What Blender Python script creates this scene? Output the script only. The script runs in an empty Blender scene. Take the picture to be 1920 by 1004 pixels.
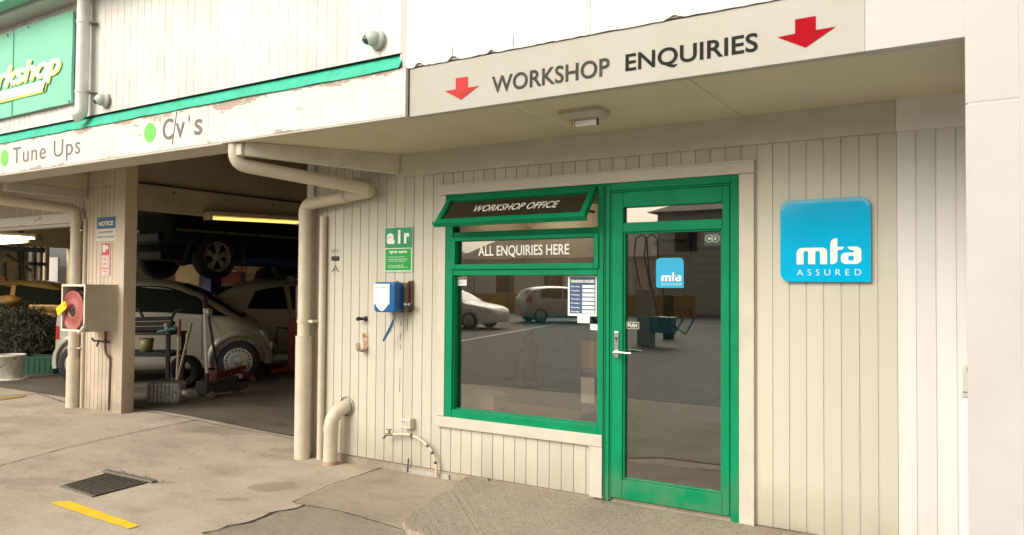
import bpy, bmesh, math, random
import numpy as np
from mathutils import Vector, Matrix
random.seed(7)
S = bpy.context.scene
COL = S.collection
PI = math.pi
# ---------------------------------------------------------------- camera
F = 1450.0
YAW, PITCH, ROLL = math.radians(32.313), math.radians(1.47), math.radians(.416)
CAM = Vector((0, -4.757, 1.4695))
_d = Vector((-math.sin(YAW)*math.cos(PITCH), math.cos(YAW)*math.cos(PITCH), math.sin(PITCH)))
_r = Vector((math.cos(YAW), math.sin(YAW), 0)); _u = _r.cross(_d)
RT = math.cos(ROLL)*_r + math.sin(ROLL)*_u
UP = -math.sin(ROLL)*_r + math.cos(ROLL)*_u
DIR = _d
cd = bpy.data.cameras.new('camera'); cam = bpy.data.objects.new('camera', cd); COL.objects.link(cam)
cd.sensor_width = 36; cd.lens = F/1920*36; cd.clip_start = .05; cd.clip_end = 600
M = Matrix((RT, UP, -DIR)).transposed().to_4x4(); M.translation = CAM
cam.matrix_world = M; S.camera = cam
# ---------------------------------------------------------------- light
S.view_settings.view_transform = 'Standard'; S.view_settings.look = 'None'
S.view_settings.exposure = .46; S.view_settings.gamma = 1
w = bpy.data.worlds.new('World'); S.world = w; w.use_nodes = True
nt = w.node_tree; nt.nodes.clear()
sky = nt.nodes.new('ShaderNodeTexSky'); sky.sky_type = 'NISHITA'; sky.sun_disc = False
SUN_EL, SUN_AZ = 35, 200           # azimuth of the sun seen from above, clockwise from +y
sky.sun_elevation = math.radians(SUN_EL); sky.sun_rotation = math.radians(SUN_AZ)
sky.dust_density = 4; sky.air_density = 1.0; sky.ozone_density = 1
hs = nt.nodes.new('ShaderNodeHueSaturation'); hs.inputs['Saturation'].default_value = .22     # overcast: the blue is veiled by cloud
tint = nt.nodes.new('ShaderNodeMix'); tint.data_type = 'RGBA'; tint.blend_type = 'MULTIPLY'; tint.inputs[0].default_value = 1
tint.inputs[7].default_value = (1.0, .95, .85, 1)
bg = nt.nodes.new('ShaderNodeBackground'); bg.inputs[1].default_value = .15
ow = nt.nodes.new('ShaderNodeOutputWorld')
nt.links.new(sky.outputs[0], hs.inputs['Color']); nt.links.new(hs.outputs[0], tint.inputs[6])
nt.links.new(tint.outputs[2], bg.inputs[0]); nt.links.new(bg.outputs[0], ow.inputs[0])
sd = bpy.data.lights.new('sun', 'SUN'); sd.energy = 1.45; sd.angle = math.radians(42); sd.color = (1, .95, .86)
so = bpy.data.objects.new('sun', sd); COL.objects.link(so)
_az, _el = math.radians(SUN_AZ), math.radians(SUN_EL)
sv = Vector((math.sin(_az)*math.cos(_el), math.cos(_az)*math.cos(_el), math.sin(_el)))
so.rotation_euler = sv.to_track_quat('Z', 'Y').to_euler(); so.location = sv*30
S.cycles.use_denoising = True
S.cycles.max_bounces = 10; S.cycles.transparent_max_bounces = 16; S.cycles.diffuse_bounces = 5
# ---------------------------------------------------------------- measuring
def W(px, py, x=None, y=None, z=None, d=None):
    """point of the place seen at a photo pixel, on a known wall / floor plane or at a known depth"""
    v = RT*((px-960)/F) - UP*((py-502)/F) + DIR
    if y is not None: t = (y-CAM.y)/v.y
    elif z is not None: t = (z-CAM.z)/v.z
    elif x is not None: t = (x-CAM.x)/v.x
    else: t = d
    return CAM + v*t
def sstep(t): t = max(0, min(1, t)); return t*t*(3-2*t)
def gz(x, y):                       # the forecourt rises gently towards the garage bays
    return .1*sstep((-5.2-x)/2.7)*sstep((y+3.0)/2.6)
# ---------------------------------------------------------------- materials
MATS = {}
def nodes(name):
    m = bpy.data.materials.new(name); m.use_nodes = True
    t = m.node_tree; b = t.nodes['Principled BSDF']
    return m, t, b
def N(t, ty, **k):
    n = t.nodes.new(ty)
    for a, v in k.items(): setattr(n, a, v)
    return n
def coord(t, sc=(1, 1, 1)):
    g = N(t, 'ShaderNodeNewGeometry'); mp = N(t, 'ShaderNodeMapping'); mp.inputs['Scale'].default_value = sc
    t.links.new(g.outputs['Position'], mp.inputs['Vector']); return mp.outputs[0]
def noise(t, vec, scale, detail=4, rough=.6):
    n = N(t, 'ShaderNodeTexNoise'); n.inputs['Scale'].default_value = scale
    n.inputs['Detail'].default_value = detail; n.inputs['Roughness'].default_value = rough
    t.links.new(vec, n.inputs['Vector']); return n.outputs['Fac']
def ramp(t, fac, a, b, c0=0., c1=1.):
    n = N(t, 'ShaderNodeMapRange'); n.inputs[1].default_value = a; n.inputs[2].default_value = b
    n.inputs[3].default_value = c0; n.inputs[4].default_value = c1; t.links.new(fac, n.inputs[0]); return n.outputs[0]
def math_(t, op, a, b=None):
    n = N(t, 'ShaderNodeMath', operation=op)
    for i, v in enumerate((a, b)):
        if v is None: continue
        if isinstance(v, (int, float)): n.inputs[i].default_value = v
        else: t.links.new(v, n.inputs[i])
    return n.outputs[0]
def mixc(t, fac, a, b, mode='MIX'):
    n = N(t, 'ShaderNodeMix', data_type='RGBA', blend_type=mode)
    for i, v in ((0, fac), (6, a), (7, b)):
        if isinstance(v, (int, float)): n.inputs[i].default_value = v
        elif isinstance(v, tuple): n.inputs[i].default_value = (*v[:3], 1)
        else: t.links.new(v, n.inputs[i])
    return n.outputs[2]
def bumpn(t, b, h, strength=.3, dist=.005):
    n = N(t, 'ShaderNodeBump'); n.inputs['Strength'].default_value = strength; n.inputs['Distance'].default_value = dist
    t.links.new(h, n.inputs['Height']); t.links.new(n.outputs[0], b.inputs['Normal'])
def mat(name, col, rough=.55, metal=0., var=.12, scale=7, bump=.0, coat=0., spec=.5, bscale=60):
    if name in MATS: return MATS[name]
    m, t, b = nodes(name); b.inputs['Roughness'].default_value = rough; b.inputs['Metallic'].default_value = metal
    b.inputs['Coat Weight'].default_value = coat; b.inputs['Specular IOR Level'].default_value = spec
    v = coord(t); n = noise(t, v, scale, 5)
    k = ramp(t, n, .3, .7, 1-var, 1+var*.5)
    g = N(t, 'ShaderNodeCombineColor'); [t.links.new(k, g.inputs[i]) for i in range(3)]
    t.links.new(mixc(t, 1., tuple(col), g.outputs[0], 'MULTIPLY'), b.inputs['Base Color'])
    t.links.new(ramp(t, n, .3, .7, rough*.85, min(1, rough*1.15)), b.inputs['Roughness'])
    if bump: bumpn(t, b, noise(t, v, bscale, 6), bump)
    MATS[name] = m; return m
def board_mat(name, col, pitch=.0957, x0=-.485, dirt=(.25, .19, .12), grime=.5, low=.35, streak=.3, axis=0):
    """painted boards: each a little different, scuffs, rain streaks, splash dirt near the ground"""
    m, t, b = nodes(name); b.inputs['Roughness'].default_value = .5
    g = N(t, 'ShaderNodeNewGeometry'); sx = N(t, 'ShaderNodeSeparateXYZ'); t.links.new(g.outputs['Position'], sx.inputs[0])
    bi = math_(t, 'FLOOR', math_(t, 'DIVIDE', math_(t, 'SUBTRACT', sx.outputs[axis], x0), pitch))
    wn = N(t, 'ShaderNodeTexWhiteNoise', noise_dimensions='1D'); t.links.new(bi, wn.inputs['W'])
    k = ramp(t, wn.outputs[0], 0, 1, .915, 1.03)
    st = noise(t, coord(t, (22, 22, 1.1)), 1, 6, .65)
    blot = noise(t, coord(t), 2.3, 5, .6)
    fine = noise(t, coord(t), 45, 4, .7)
    gcol = N(t, 'ShaderNodeCombineColor'); [t.links.new(k, gcol.inputs[i]) for i in range(3)]
    c = mixc(t, 1., tuple(col), gcol.outputs[0], 'MULTIPLY')
    f1 = math_(t, 'MULTIPLY', ramp(t, st, .55, .8, 0, streak), ramp(t, blot, .4, .65))
    c = mixc(t, f1, c, dirt)
    f2 = math_(t, 'MULTIPLY', ramp(t, sx.outputs[2], low, .0, 0, 1), ramp(t, blot, .3, .7, .1, grime))
    c = mixc(t, f2, c, dirt)
    f3 = ramp(t, fine, .70, .78, 0, .45*grime)
    c = mixc(t, math_(t, 'MULTIPLY', f3, ramp(t, blot, .45, .6)), c, dirt)
    t.links.new(c, b.inputs['Base Color']); t.links.new(ramp(t, blot, .3, .7, .42, .62), b.inputs['Roughness'])
    bumpn(t, b, noise(t, coord(t, (60, 60, 3)), 1, 5), .25, .002)
    MATS[name] = m; return m
CREAM = (.515, .487, .40)
M_CREAM = board_mat('cream_boards', CREAM, dirt=(.24, .19, .12), grime=.75, streak=.26)
M_CREAMP = board_mat('cream_pillar_boards', (.58, .49, .37), pitch=.0765, x0=-8.66, dirt=(.16, .11, .07), grime=.95, low=.9, streak=.35)
M_WHITEB = board_mat('white_boards', (.62, .605, .59), dirt=(.38, .34, .28), grime=.35, streak=.18)
M_UPPER = board_mat('white_upper_boards', (.80, .79, .76), dirt=(.40, .36, .30), grime=.5, low=-5, streak=.9)
M_TRIM = mat('cream_trim', (.52, .49, .405), .5, var=.08, bump=.05)
M_SOFFIT = mat('soffit_paint', (.58, .53, .38), .7, var=.06, scale=3)
M_WHITE = mat('white_paint', (.485, .47, .46), .5, var=.09, scale=3, bump=.04)
def frame_mat():
    m, t, b = nodes('green_frame_paint'); v = coord(t); n = noise(t, v, 4, 5, .6); s_ = noise(t, coord(t, (30, 30, 2)), 1, 5, .6); ch = noise(t, v, 38, 3, .6)
    c = mixc(t, ramp(t, n, .3, .7), (.0, .19, .075), (.0, .245, .105)); c = mixc(t, ramp(t, s_, .5, .8, 0, .35), c, (.02, .17, .085))
    g = N(t, 'ShaderNodeNewGeometry'); sx = N(t, 'ShaderNodeSeparateXYZ'); t.links.new(g.outputs['Position'], sx.inputs[0])
    lowd = math_(t, 'MULTIPLY', ramp(t, sx.outputs[2], .35, .05, 0, .7), ramp(t, n, .4, .65)); c = mixc(t, lowd, c, (.13, .15, .09))
    c = mixc(t, ramp(t, ch, .755, .775, 0, .8), c, (.30, .38, .28)); t.links.new(c, b.inputs['Base Color']); b.inputs['Specular IOR Level'].default_value = .15
    t.links.new(ramp(t, s_, .3, .7, .45, .65), b.inputs['Roughness']); bumpn(t, b, s_, .15, .002); MATS['green_frame_paint'] = m; return m
M_GREEN = frame_mat()
M_TEAL = mat('green_flashing_paint', (.035, .47, .30), .5, var=.2, scale=14)
M_DARK = mat('dark_void', (.01, .01, .01), .9, var=0)
M_BLACK = mat('black_rubber', (.018, .018, .018), .7, var=.3, scale=20)
M_STEEL = mat('worn_steel', (.35, .34, .32), .4, 1., var=.25, scale=30)
M_CHROME = mat('satin_chrome', (.7, .69, .67), .22, 1., var=.05)
M_IRON = mat('dark_iron', (.055, .048, .042), .6, .6, var=.35, scale=30, bump=.2)
M_RUST = mat('rust', (.23, .11, .06), .8, .1, var=.5, scale=40, bump=.2)
M_PIPE = mat('cream_pipe_paint', (.58, .515, .40), .42, var=.10, scale=9)
M_TERRA = mat('terracotta', (.50, .32, .22), .8, var=.2, scale=20)
M_LETTER = mat('charcoal_lettering', (.022, .025, .022), .7, var=.35, scale=30, spec=.1)
M_LETTERF = mat('faded_lettering', (.20, .16, .15), .6, var=.55, scale=60)
M_RED = mat('red_arrow_paint', (.36, .003, .012), .7, var=.12, scale=15, spec=.08)
M_REDF = mat('faded_red_paint', (.50, .055, .05), .7, var=.25, scale=20, spec=.08)
M_DOT = mat('green_dot_paint', (.16, .62, .10), .5, var=.12)
M_WTEXT = mat('white_lettering', (.82, .82, .78), .5, var=.04)
M_NAVY = mat('navy_print', (.035, .09, .20), .45, var=.12)
M_CYAN = mat('cyan_sign_face', (.0, .40, .70), .08, var=.04, spec=.45)
M_ORANGE = mat('safety_orange', (.65, .22, .03), .6)
def glass_mat(name, tr=(.78, .76, .72), refl=(.95, .92, .87), base=.175):
    m, t, b = nodes(name); t.nodes.remove(b); out = t.nodes['Material Output']
    lw = N(t, 'ShaderNodeFresnel'); lw.inputs[0].default_value = 1.52
    f = ramp(t, lw.outputs[0], .04, 1., base, 1.)
    tb = N(t, 'ShaderNodeBsdfTransparent'); tb.inputs[0].default_value = (*tr, 1)
    gl = N(t, 'ShaderNodeBsdfGlossy'); gl.inputs[0].default_value = (*refl, 1); gl.inputs['Roughness'].default_value = .004
    ms = N(t, 'ShaderNodeMixShader'); t.links.new(f, ms.inputs[0]); t.links.new(tb.outputs[0], ms.inputs[1]); t.links.new(gl.outputs[0], ms.inputs[2])
    t.links.new(ms.outputs[0], out.inputs['Surface']); MATS[name] = m; return m
M_GLASS = glass_mat('window_glass')
M_CARGLASS = glass_mat('car_glass', (.25, .28, .26), base=.12)
def emit(name, col, s):
    m, t, b = nodes(name); b.inputs['Base Color'].default_value = (*col, 1)
    b.inputs['Emission Color'].default_value = (*col, 1); b.inputs['Emission Strength'].default_value = s
    MATS[name] = m; return m
def concrete(name, col, dark, spot=.5, agg=0., agscale=120, rough=.85, stains=()):
    m, t, b = nodes(name); v = coord(t)
    big = noise(t, v, .55, 6, .62); mid = noise(t, coord(t, (1, 1.6, 1)), 2.2, 6, .65); fi = noise(t, v, 26, 5, .75); gr = noise(t, v, agscale, 3, .8)
    c = mixc(t, ramp(t, big, .40, .62, 0, .55), tuple(col), tuple(dark))
    c = mixc(t, ramp(t, mid, .50, .74, 0, spot), c, tuple(x*.62 for x in dark))
    c = mixc(t, ramp(t, mid, .47, .30, 0, .35), c, tuple(min(1, x*1.25) for x in col))
    c = mixc(t, ramp(t, fi, .52, .74, 0, .55), c, tuple(x*.55 for x in dark))
    if agg:
        c = mixc(t, ramp(t, gr, .50, .62, 0, agg), c, tuple(x*.45 for x in dark))
        c = mixc(t, ramp(t, gr, .45, .33, 0, agg*.6), c, tuple(min(1, x*1.35) for x in col))
    vo = N(t, 'ShaderNodeTexVoronoi'); vo.inputs['Scale'].default_value = 3.2; t.links.new(v, vo.inputs['Vector'])
    c = mixc(t, ramp(t, vo.outputs['Distance'], .05, .02, 0, .75), c, tuple(x*.35 for x in dark))
    if stains:                       # old oil and water marks at their own places on the slab
        g = N(t, 'ShaderNodeNewGeometry'); sx = N(t, 'ShaderNodeSeparateXYZ'); t.links.new(g.outputs['Position'], sx.inputs[0])
        for (px, py, rx, ry, amt, rag) in stains:
            u = math_(t, 'SUBTRACT', sx.outputs[0], px); v_ = math_(t, 'SUBTRACT', sx.outputs[1], py)
            a = math_(t, 'ADD', math_(t, 'MULTIPLY', u, .845/rx), math_(t, 'MULTIPLY', v_, .534/rx)); e = math_(t, 'ADD', math_(t, 'MULTIPLY', u, -.534/ry), math_(t, 'MULTIPLY', v_, .845/ry))
            q = math_(t, 'ADD', math_(t, 'MULTIPLY', a, a), math_(t, 'MULTIPLY', e, e))
            q = math_(t, 'ADD', math_(t, 'SQRT', q), math_(t, 'MULTIPLY', math_(t, 'SUBTRACT', noise(t, v, 9, 6, .7), .5), rag))
            c = mixc(t, ramp(t, q, 1.05, .85, 0, amt), c, tuple(x*.55 for x in dark))
    t.links.new(c, b.inputs['Base Color'])
    t.links.new(ramp(t, mid, .3, .75, rough, rough-.2), b.inputs['Roughness'])
    hh = math_(t, 'ADD', math_(t, 'MULTIPLY', fi, .5), math_(t, 'MULTIPLY', gr, 1. if agg else .5))
    bumpn(t, b, hh, .5 if agg else .3, .006 if agg else .003)
    MATS[name] = m; return m
def _st(px, py, rx, ry, amt, rag, z=0): p = W(px, py, z=z); return (p.x, p.y, rx, ry, amt, rag)
M_GROUND = concrete('forecourt_concrete', (.515, .43, .34), (.335, .27, .20), .55, .42, 105, stains=(_st(512, 913, .17, .15, .5, 1.6), _st(440, 937, .12, .045, .45, 2.2), _st(600, 930, .16, .05, .25, 2.5), _st(130, 779, .07, .04, .6, 1.2, .08), _st(310, 905, .10, .04, .4, 2), _st(60, 906, .35, .12, .3, 2.2), _st(430, 810, .55, .18, .35, 2., .03), _st(600, 845, .5, .12, .4, 2.4), _st(30, 790, .5, .2, .25, 2.2, .08)))
M_PATCH = concrete('smooth_patch_concrete', (.36, .30, .225), (.225, .18, .13), .6)
M_AGG = concrete('exposed_aggregate', (.355, .30, .23), (.21, .17, .125), .35, .8, 95)
M_AGG2 = concrete('coarse_patch', (.345, .295, .225), (.2, .17, .135), .4, .6, 120)
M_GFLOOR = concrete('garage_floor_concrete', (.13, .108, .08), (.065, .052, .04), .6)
M_APRON = concrete('apron_asphalt', (.11, .098, .08), (.075, .067, .055), .5, .5, 90)
M_ASPHALT = concrete('asphalt', (.12, .135, .14), (.085, .092, .095), .3, .5, 90)
M_CRACK = mat('crack', (.05, .04, .03), 1, var=.4, scale=50)
def line_mat():
    m, t, b = nodes('yellow_line_paint'); v = coord(t); n = noise(t, v, 16, 6, .75); f = noise(t, v, 120, 3, .8)
    c = mixc(t, ramp(t, noise(t, v, 5, 4), .35, .7), (.90, .58, .015), (.74, .45, .02)); c = mixc(t, ramp(t, n, .68, .73, 0, .7), c, (.36, .29, .20)); c = mixc(t, ramp(t, f, .58, .7, 0, .5), c, (.25, .17, .05))
    t.links.new(c, b.inputs['Base Color']); b.inputs['Roughness'].default_value = .75; bumpn(t, b, f, .4, .003); MATS['yellow_line_paint'] = m; return m
M_YELLOW = line_mat()
M_OCHRE = mat('worn_yellow_line', (.45, .24, .05), .7, var=.4, scale=30)
# ---------------------------------------------------------------- mesh builder
_txt = {}
def text2d(body, bold=0., shear=0., spacing=1.):
    key = (body, bold, shear, spacing)
    if key in _txt: return _txt[key]
    c = bpy.data.curves.new('t', 'FONT'); c.body = body; c.size = 1; c.offset = bold; c.shear = shear
    c.space_character = spacing; c.resolution_u = 4; c.fill_mode = 'FRONT'
    r = _curve2d(c); _txt[key] = r; return r
def _curve2d(c):
    o = bpy.data.objects.new('t', c); COL.objects.link(o)
    dg = bpy.context.evaluated_depsgraph_get(); me = bpy.data.meshes.new_from_object(o.evaluated_get(dg))
    v = np.array([x.co[:2] for x in me.vertices]) if len(me.vertices) else np.zeros((1, 2))
    f = [tuple(p.vertices) for p in me.polygons]
    bpy.data.objects.remove(o); bpy.data.curves.remove(c); bpy.data.meshes.remove(me)
    mn, mx = v.min(0), v.max(0)
    return (v-mn)/np.maximum(mx-mn, 1e-6), f
def shape2d(polys):
    """polygons with holes -> filled triangles, in the polygons' own units"""
    c = bpy.data.curves.new('s', 'CURVE'); c.dimensions = '2D'; c.fill_mode = 'BOTH'
    allp = np.array([p for q in polys for p in q])
    for q in polys:
        s = c.splines.new('POLY'); s.points.add(len(q)-1); s.use_cyclic_u = True
        for p, a in zip(s.points, q): p.co = (a[0], a[1], 0, 1)
    v, f = _curve2d(c); mn, mx = allp.min(0), allp.max(0)
    return v*(mx-mn)+mn, f
def rrect(x0, y0, x1, y1, r, n=6):
    """r: one radius, or four (bl, br, tr, tl)"""
    rr = r if isinstance(r, (tuple, list)) else (r,)*4; out = []
    for (cx, cy, a, q) in ((x0, y0, PI, rr[0]), (x1, y0, 1.5*PI, rr[1]), (x1, y1, 0, rr[2]), (x0, y1, .5*PI, rr[3])):
        sx = 1 if cx == x0 else -1; sy = 1 if cy == y0 else -1
        if q <= 0: out.append((cx, cy)); continue
        for i in range(n+1):
            t = a+.5*PI*i/n; out.append((cx+sx*q+q*math.cos(t), cy+sy*q+q*math.sin(t)))
    return out
class MB:
    def __init__(s): s.v = []; s.f = []; s.m = []; s.sm = []; s.mats = []; s.X = None
    def mi(s, m):
        if m not in s.mats: s.mats.append(m)
        return s.mats.index(m)
    def add(s, vs, fs, m, smooth=False):
        o = len(s.v)
        for p in vs: s.v.append(tuple(s.X @ Vector(p)) if s.X else tuple(p))
        i = s.mi(m)
        for f in fs: s.f.append(tuple(o+k for k in f)); s.m.append(i); s.sm.append(smooth)
        return s
    def bm(s, bm, m, smooth=False):
        bm.verts.index_update(); vs = [v.co.copy() for v in bm.verts]; fs = [[v.index for v in f.verts] for f in bm.faces]
        s.add(vs, fs, m, smooth); bm.free(); return s
    def box(s, x0, x1, y0, y1, z0, z1, m, bev=0.):
        x0, x1 = min(x0, x1), max(x0, x1); y0, y1 = min(y0, y1), max(y0, y1); z0, z1 = min(z0, z1), max(z0, z1)
        vs = [(x, y, z) for x in (x0, x1) for y in (y0, y1) for z in (z0, z1)]
        fs = [(0, 1, 3, 2), (4, 6, 7, 5), (0, 4, 5, 1), (2, 3, 7, 6), (0, 2, 6, 4), (1, 5, 7, 3)]
        if not bev: return s.add(vs, fs, m)
        b = bmesh.new(); V = [b.verts.new(v) for v in vs]; [b.faces.new([V[i] for i in f]) for f in fs]
        bmesh.ops.bevel(b, geom=list(b.edges), offset=bev, segments=2, profile=.5, affect='EDGES'); return s.bm(b, m)
    def bar(s, p, q, wd, ht, m, upv=(0, 0, 1), bev=0.):
        """box from p to q; width along side, height along upv"""
        p, q = Vector(p), Vector(q); a = (q-p); L = a.length; a.normalize(); u = Vector(upv); sd_ = a.cross(u)
        if sd_.length < 1e-4: sd_ = a.cross(Vector((1, 0, 0)))
        sd_.normalize(); u = sd_.cross(a); X = s.X
        mt = Matrix((a, sd_, u)).transposed().to_4x4(); mt.translation = p
        s.X = (X @ mt) if X else mt; s.box(0, L, -wd/2, wd/2, -ht/2, ht/2, m, bev); s.X = X; return s
    def cyl(s, p, q, r0, m, r1=None, n=16, caps=True, smooth=True):
        p, q = Vector(p), Vector(q); a = (q-p).normalized(); u = a.orthogonal().normalized(); w_ = a.cross(u); r1 = r0 if r1 is None else r1
        vs = [p+(u*math.cos(t)+w_*math.sin(t))*r0 for t in [2*PI*i/n for i in range(n)]]+[q+(u*math.cos(t)+w_*math.sin(t))*r1 for t in [2*PI*i/n for i in range(n)]]
        s.add(vs, [(i, (i+1) % n, n+(i+1) % n, n+i) for i in range(n)], m, smooth)
        if caps: s.add(vs[:n], [tuple(reversed(range(n)))], m); s.add(vs[n:], [tuple(range(n))], m)
        return s
    def tube(s, pts, r, m, n=10, caps=True, rs=None):
        pts = [Vector(p) for p in pts]; k = len(pts); vs = []; ref = None
        for i, p in enumerate(pts):
            t = (pts[min(i+1, k-1)]-pts[max(i-1, 0)]).normalized()
            if ref is None: ref = t.orthogonal().normalized()
            ref = (ref-t*ref.dot(t)); ref = ref.normalized() if ref.length > 1e-6 else t.orthogonal().normalized(); b_ = t.cross(ref)
            R_ = rs[i] if rs else r
            vs += [p+(ref*math.cos(2*PI*j/n)+b_*math.sin(2*PI*j/n))*R_ for j in range(n)]
        fs = [(i*n+j, i*n+(j+1) % n, (i+1)*n+(j+1) % n, (i+1)*n+j) for i in range(k-1) for j in range(n)]
        s.add(vs, fs, m, True)
        if caps: s.add(vs[:n], [tuple(reversed(range(n)))], m); s.add(vs[-n:], [tuple(range(n))], m)
        return s
    def lathe(s, prof, o, ax, m, n=28, smooth=True):
        """prof: (distance along the axis, radius)"""
        o = Vector(o); a = Vector(ax).normalized(); u = a.orthogonal().normalized(); w_ = a.cross(u); vs = []
        for h, r in prof: vs += [o+a*h+(u*math.cos(2*PI*j/n)+w_*math.sin(2*PI*j/n))*max(r, 1e-4) for j in range(n)]
        k = len(prof)
        return s.add(vs, [(i*n+j, i*n+(j+1) % n, (i+1)*n+(j+1) % n, (i+1)*n+j) for i in range(k-1) for j in range(n)], m, smooth)
    def ball(s, c, r, m, sc=(1, 1, 1), n=14):
        c = Vector(c); k = n//2; vs = []
        for i in range(k+1):
            a = PI*i/k
            for j in range(n): t = 2*PI*j/n; vs.append(c+Vector((sc[0]*r*math.sin(a)*math.cos(t), sc[1]*r*math.sin(a)*math.sin(t), sc[2]*r*math.cos(a))))
        return s.add(vs, [(i*n+j, i*n+(j+1) % n, (i+1)*n+(j+1) % n, (i+1)*n+j) for i in range(k) for j in range(n)], m, True)
    def prism(s, poly, ext, m, cap2=True):
        """3-D polygon extruded along ext"""
        n = len(poly); P = [Vector(p) for p in poly]; e = Vector(ext); vs = P+[p+e for p in P]
        fs = [(i, (i+1) % n, n+(i+1) % n, n+i) for i in range(n)]+[tuple(reversed(range(n)))]+([tuple(range(n, 2*n))] if cap2 else [])
        return s.add(vs, fs, m)
    def flat(s, vf, O, U, V, m):
        v, f = vf; O, U, V = Vector(O), Vector(U), Vector(V); nn = U.cross(V).normalized()*.0002
        return s.add([O+U*a[0]+V*a[1]+(nn*a[2] if len(a) > 2 else Vector()) for a in v], f, m)
    def solid(s, vf, O, U, V, depth, m, mside=None):
        """2-D shape given thickness along depth (from front towards the wall)"""
        v, f = vf; O, U, V = Vector(O), Vector(U), Vector(V); D = Vector(depth)
        b = bmesh.new(); vv = [b.verts.new(O+U*a[0]+V*a[1]) for a in v]
        for q in f:
            try: b.faces.new([vv[i] for i in q])
            except ValueError: pass
        r = bmesh.ops.extrude_face_region(b, geom=list(b.faces)); bmesh.ops.translate(b, verts=[e for e in r['geom'] if isinstance(e, bmesh.types.BMVert)], vec=D)
        return s.bm(b, m)
    def text(s, body, O, w_, h, m, bold=0., shear=0., spacing=1., U=(1, 0, 0), V=(0, 0, 1)):
        return s.flat(text2d(body, bold, shear, spacing), O, Vector(U)*w_, Vector(V)*h, m)
    def wtext(s, body, x0, x1, z0, z1, y, m, bold=0., shear=0., spacing=1.):
        return s.text(body, (x0, y, z0), x1-x0, z1-z0, m, bold, shear, spacing)
    def build(s, name, parent=None, local=False, loc=None):
        me = bpy.data.meshes.new(name); base = Vector((0, 0, 0))
        if parent is not None and not local: base = base_of(parent)
        if loc is not None: base = Vector(loc)
        me.from_pydata([tuple(Vector(p)-base) for p in s.v], [], s.f)
        for m in s.mats: me.materials.append(m)
        me.polygons.foreach_set('material_index', s.m); me.polygons.foreach_set('use_smooth', s.sm); me.update()
        o = bpy.data.objects.new(name, me); COL.objects.link(o)
        if parent is not None: o.parent = parent; o['_b'] = list(base) if not local else [0, 0, 0]
        elif loc is not None: o.location = loc
        return o
def base_of(o):
    return Vector(o['_b']) if '_b' in o.keys() else Vector(o.location)
def tag(o, label, cat, group=None):
    o['label'] = label; o['category'] = cat
    if group: o['group'] = group
    return o
def thing(name, label, cat, loc=(0, 0, 0), rot=0., group=None):
    o = bpy.data.objects.new(name, None); COL.objects.link(o); o.empty_display_size = .1
    o.location = loc; o.rotation_euler = (0, 0, rot); return tag(o, label, cat, group)
def struct(o): o['kind'] = 'structure'; return o
def copy_tree(o, parent=None):
    c = o.copy(); COL.objects.link(c)
    if parent is not None: c.parent = parent
    for ch in list(o.children): copy_tree(ch, c)
    return c
def boards(mb, x0, x1, z0, z1, y, m, pitch=.0957, g0=-.485, gw=.006, gd=.006, back=.02):
    """vertical grooved boards facing -y, a closed slab"""
    k0 = math.ceil((x0-g0)/pitch-1e-6); pts = [(x0, y)]; k = k0
    while g0+k*pitch < x1-.003:
        x = g0+k*pitch
        if x > x0+.006: pts += [(x-gw/2-.002, y), (x-gw/2, y+gd), (x+gw/2, y+gd), (x+gw/2+.002, y)]
        k += 1
    pts.append((x1, y)); n = len(pts)
    vs = [(a, b, z0) for a, b in pts]+[(a, b, z1) for a, b in pts]
    mb.add(vs, [(i, i+1, n+i+1, n+i) for i in range(n-1)], m)
    mb.box(x0, x1, y+gd+.001, y+gd+back, z0, z1, m); return mb
# ================================================================ GROUND
def sheet(name, xs, ys, m, zf):
    mb = MB(); n = len(ys); vs = [(x, y, zf(x, y)) for x in xs for y in ys]
    mb.add(vs, [(i*n+j, (i+1)*n+j, (i+1)*n+j+1, i*n+j+1) for i in range(len(xs)-1) for j in range(n-1)], m, True); return mb
def lin(a, b, n): return [a+(b-a)*i/n for i in range(n+1)]
gm = sheet('ground', [-200, -80, -40]+lin(-25, -9, 16)+lin(-8.75, -5, 20)+lin(-4.5, 3, 8)+[10, 40, 120], [-200, -80, -40, -20, -10]+lin(-6, .6, 33)+[3, 8, 20, 60], M_GROUND, gz)
def crack(pts, wd, seed, m=M_CRACK, h=.004, jag=.4):
    r = random.Random(seed); L = []; R_ = []; P = []
    for a, b in zip(pts[:-1], pts[1:]):
        a, b = Vector(a), Vector(b); k = max(2, int((b-a).length/.06))
        for i in range(k): P.append(a.lerp(b, i/k))
    P.append(Vector(pts[-1]))
    for i, p in enumerate(P):
        t = (P[min(i+1, len(P)-1)]-P[max(0, i-1)]).normalized(); nn = Vector((-t.y, t.x))
        p = p+nn*r.uniform(-1, 1)*wd*jag; w_ = wd*r.uniform(.35, 1)/2
        L.append(p+nn*w_); R_.append(p-nn*w_)
    n = len(L); vs = [(q.x, q.y, gz(q.x, q.y)+h) for q in L+R_]
    gm.add(vs, [(i, i+1, n+i+1, n+i) for i in range(n-1)], m)
def g2(px, py, z=0.):
    p = W(px, py, z=z); return (p.x, p.y)
crack([g2(0, 881), g2(120, 853), g2(350, 800, .03), g2(372, 794, .04)], .012, 1, jag=.05)
crack([g2(382, 1004), g2(430, 990), g2(470, 982), g2(510, 965), g2(545, 958), g2(570, 950)], .035, 2, h=.010)
crack([g2(548, 944), g2(620, 912), g2(722, 877)], .014, 3, jag=.15, h=.010)
crack([g2(548, 944), g2(575, 951), g2(640, 962), g2(755, 997)], .012, 4, h=.012, jag=.3)
crack([g2(265, 771, .1), g2(400, 796, .06), g2(562, 826)], .035, 5, mat('threshold_mortar', (.36, .33, .28), .9, var=.5, scale=40), .007)
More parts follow.
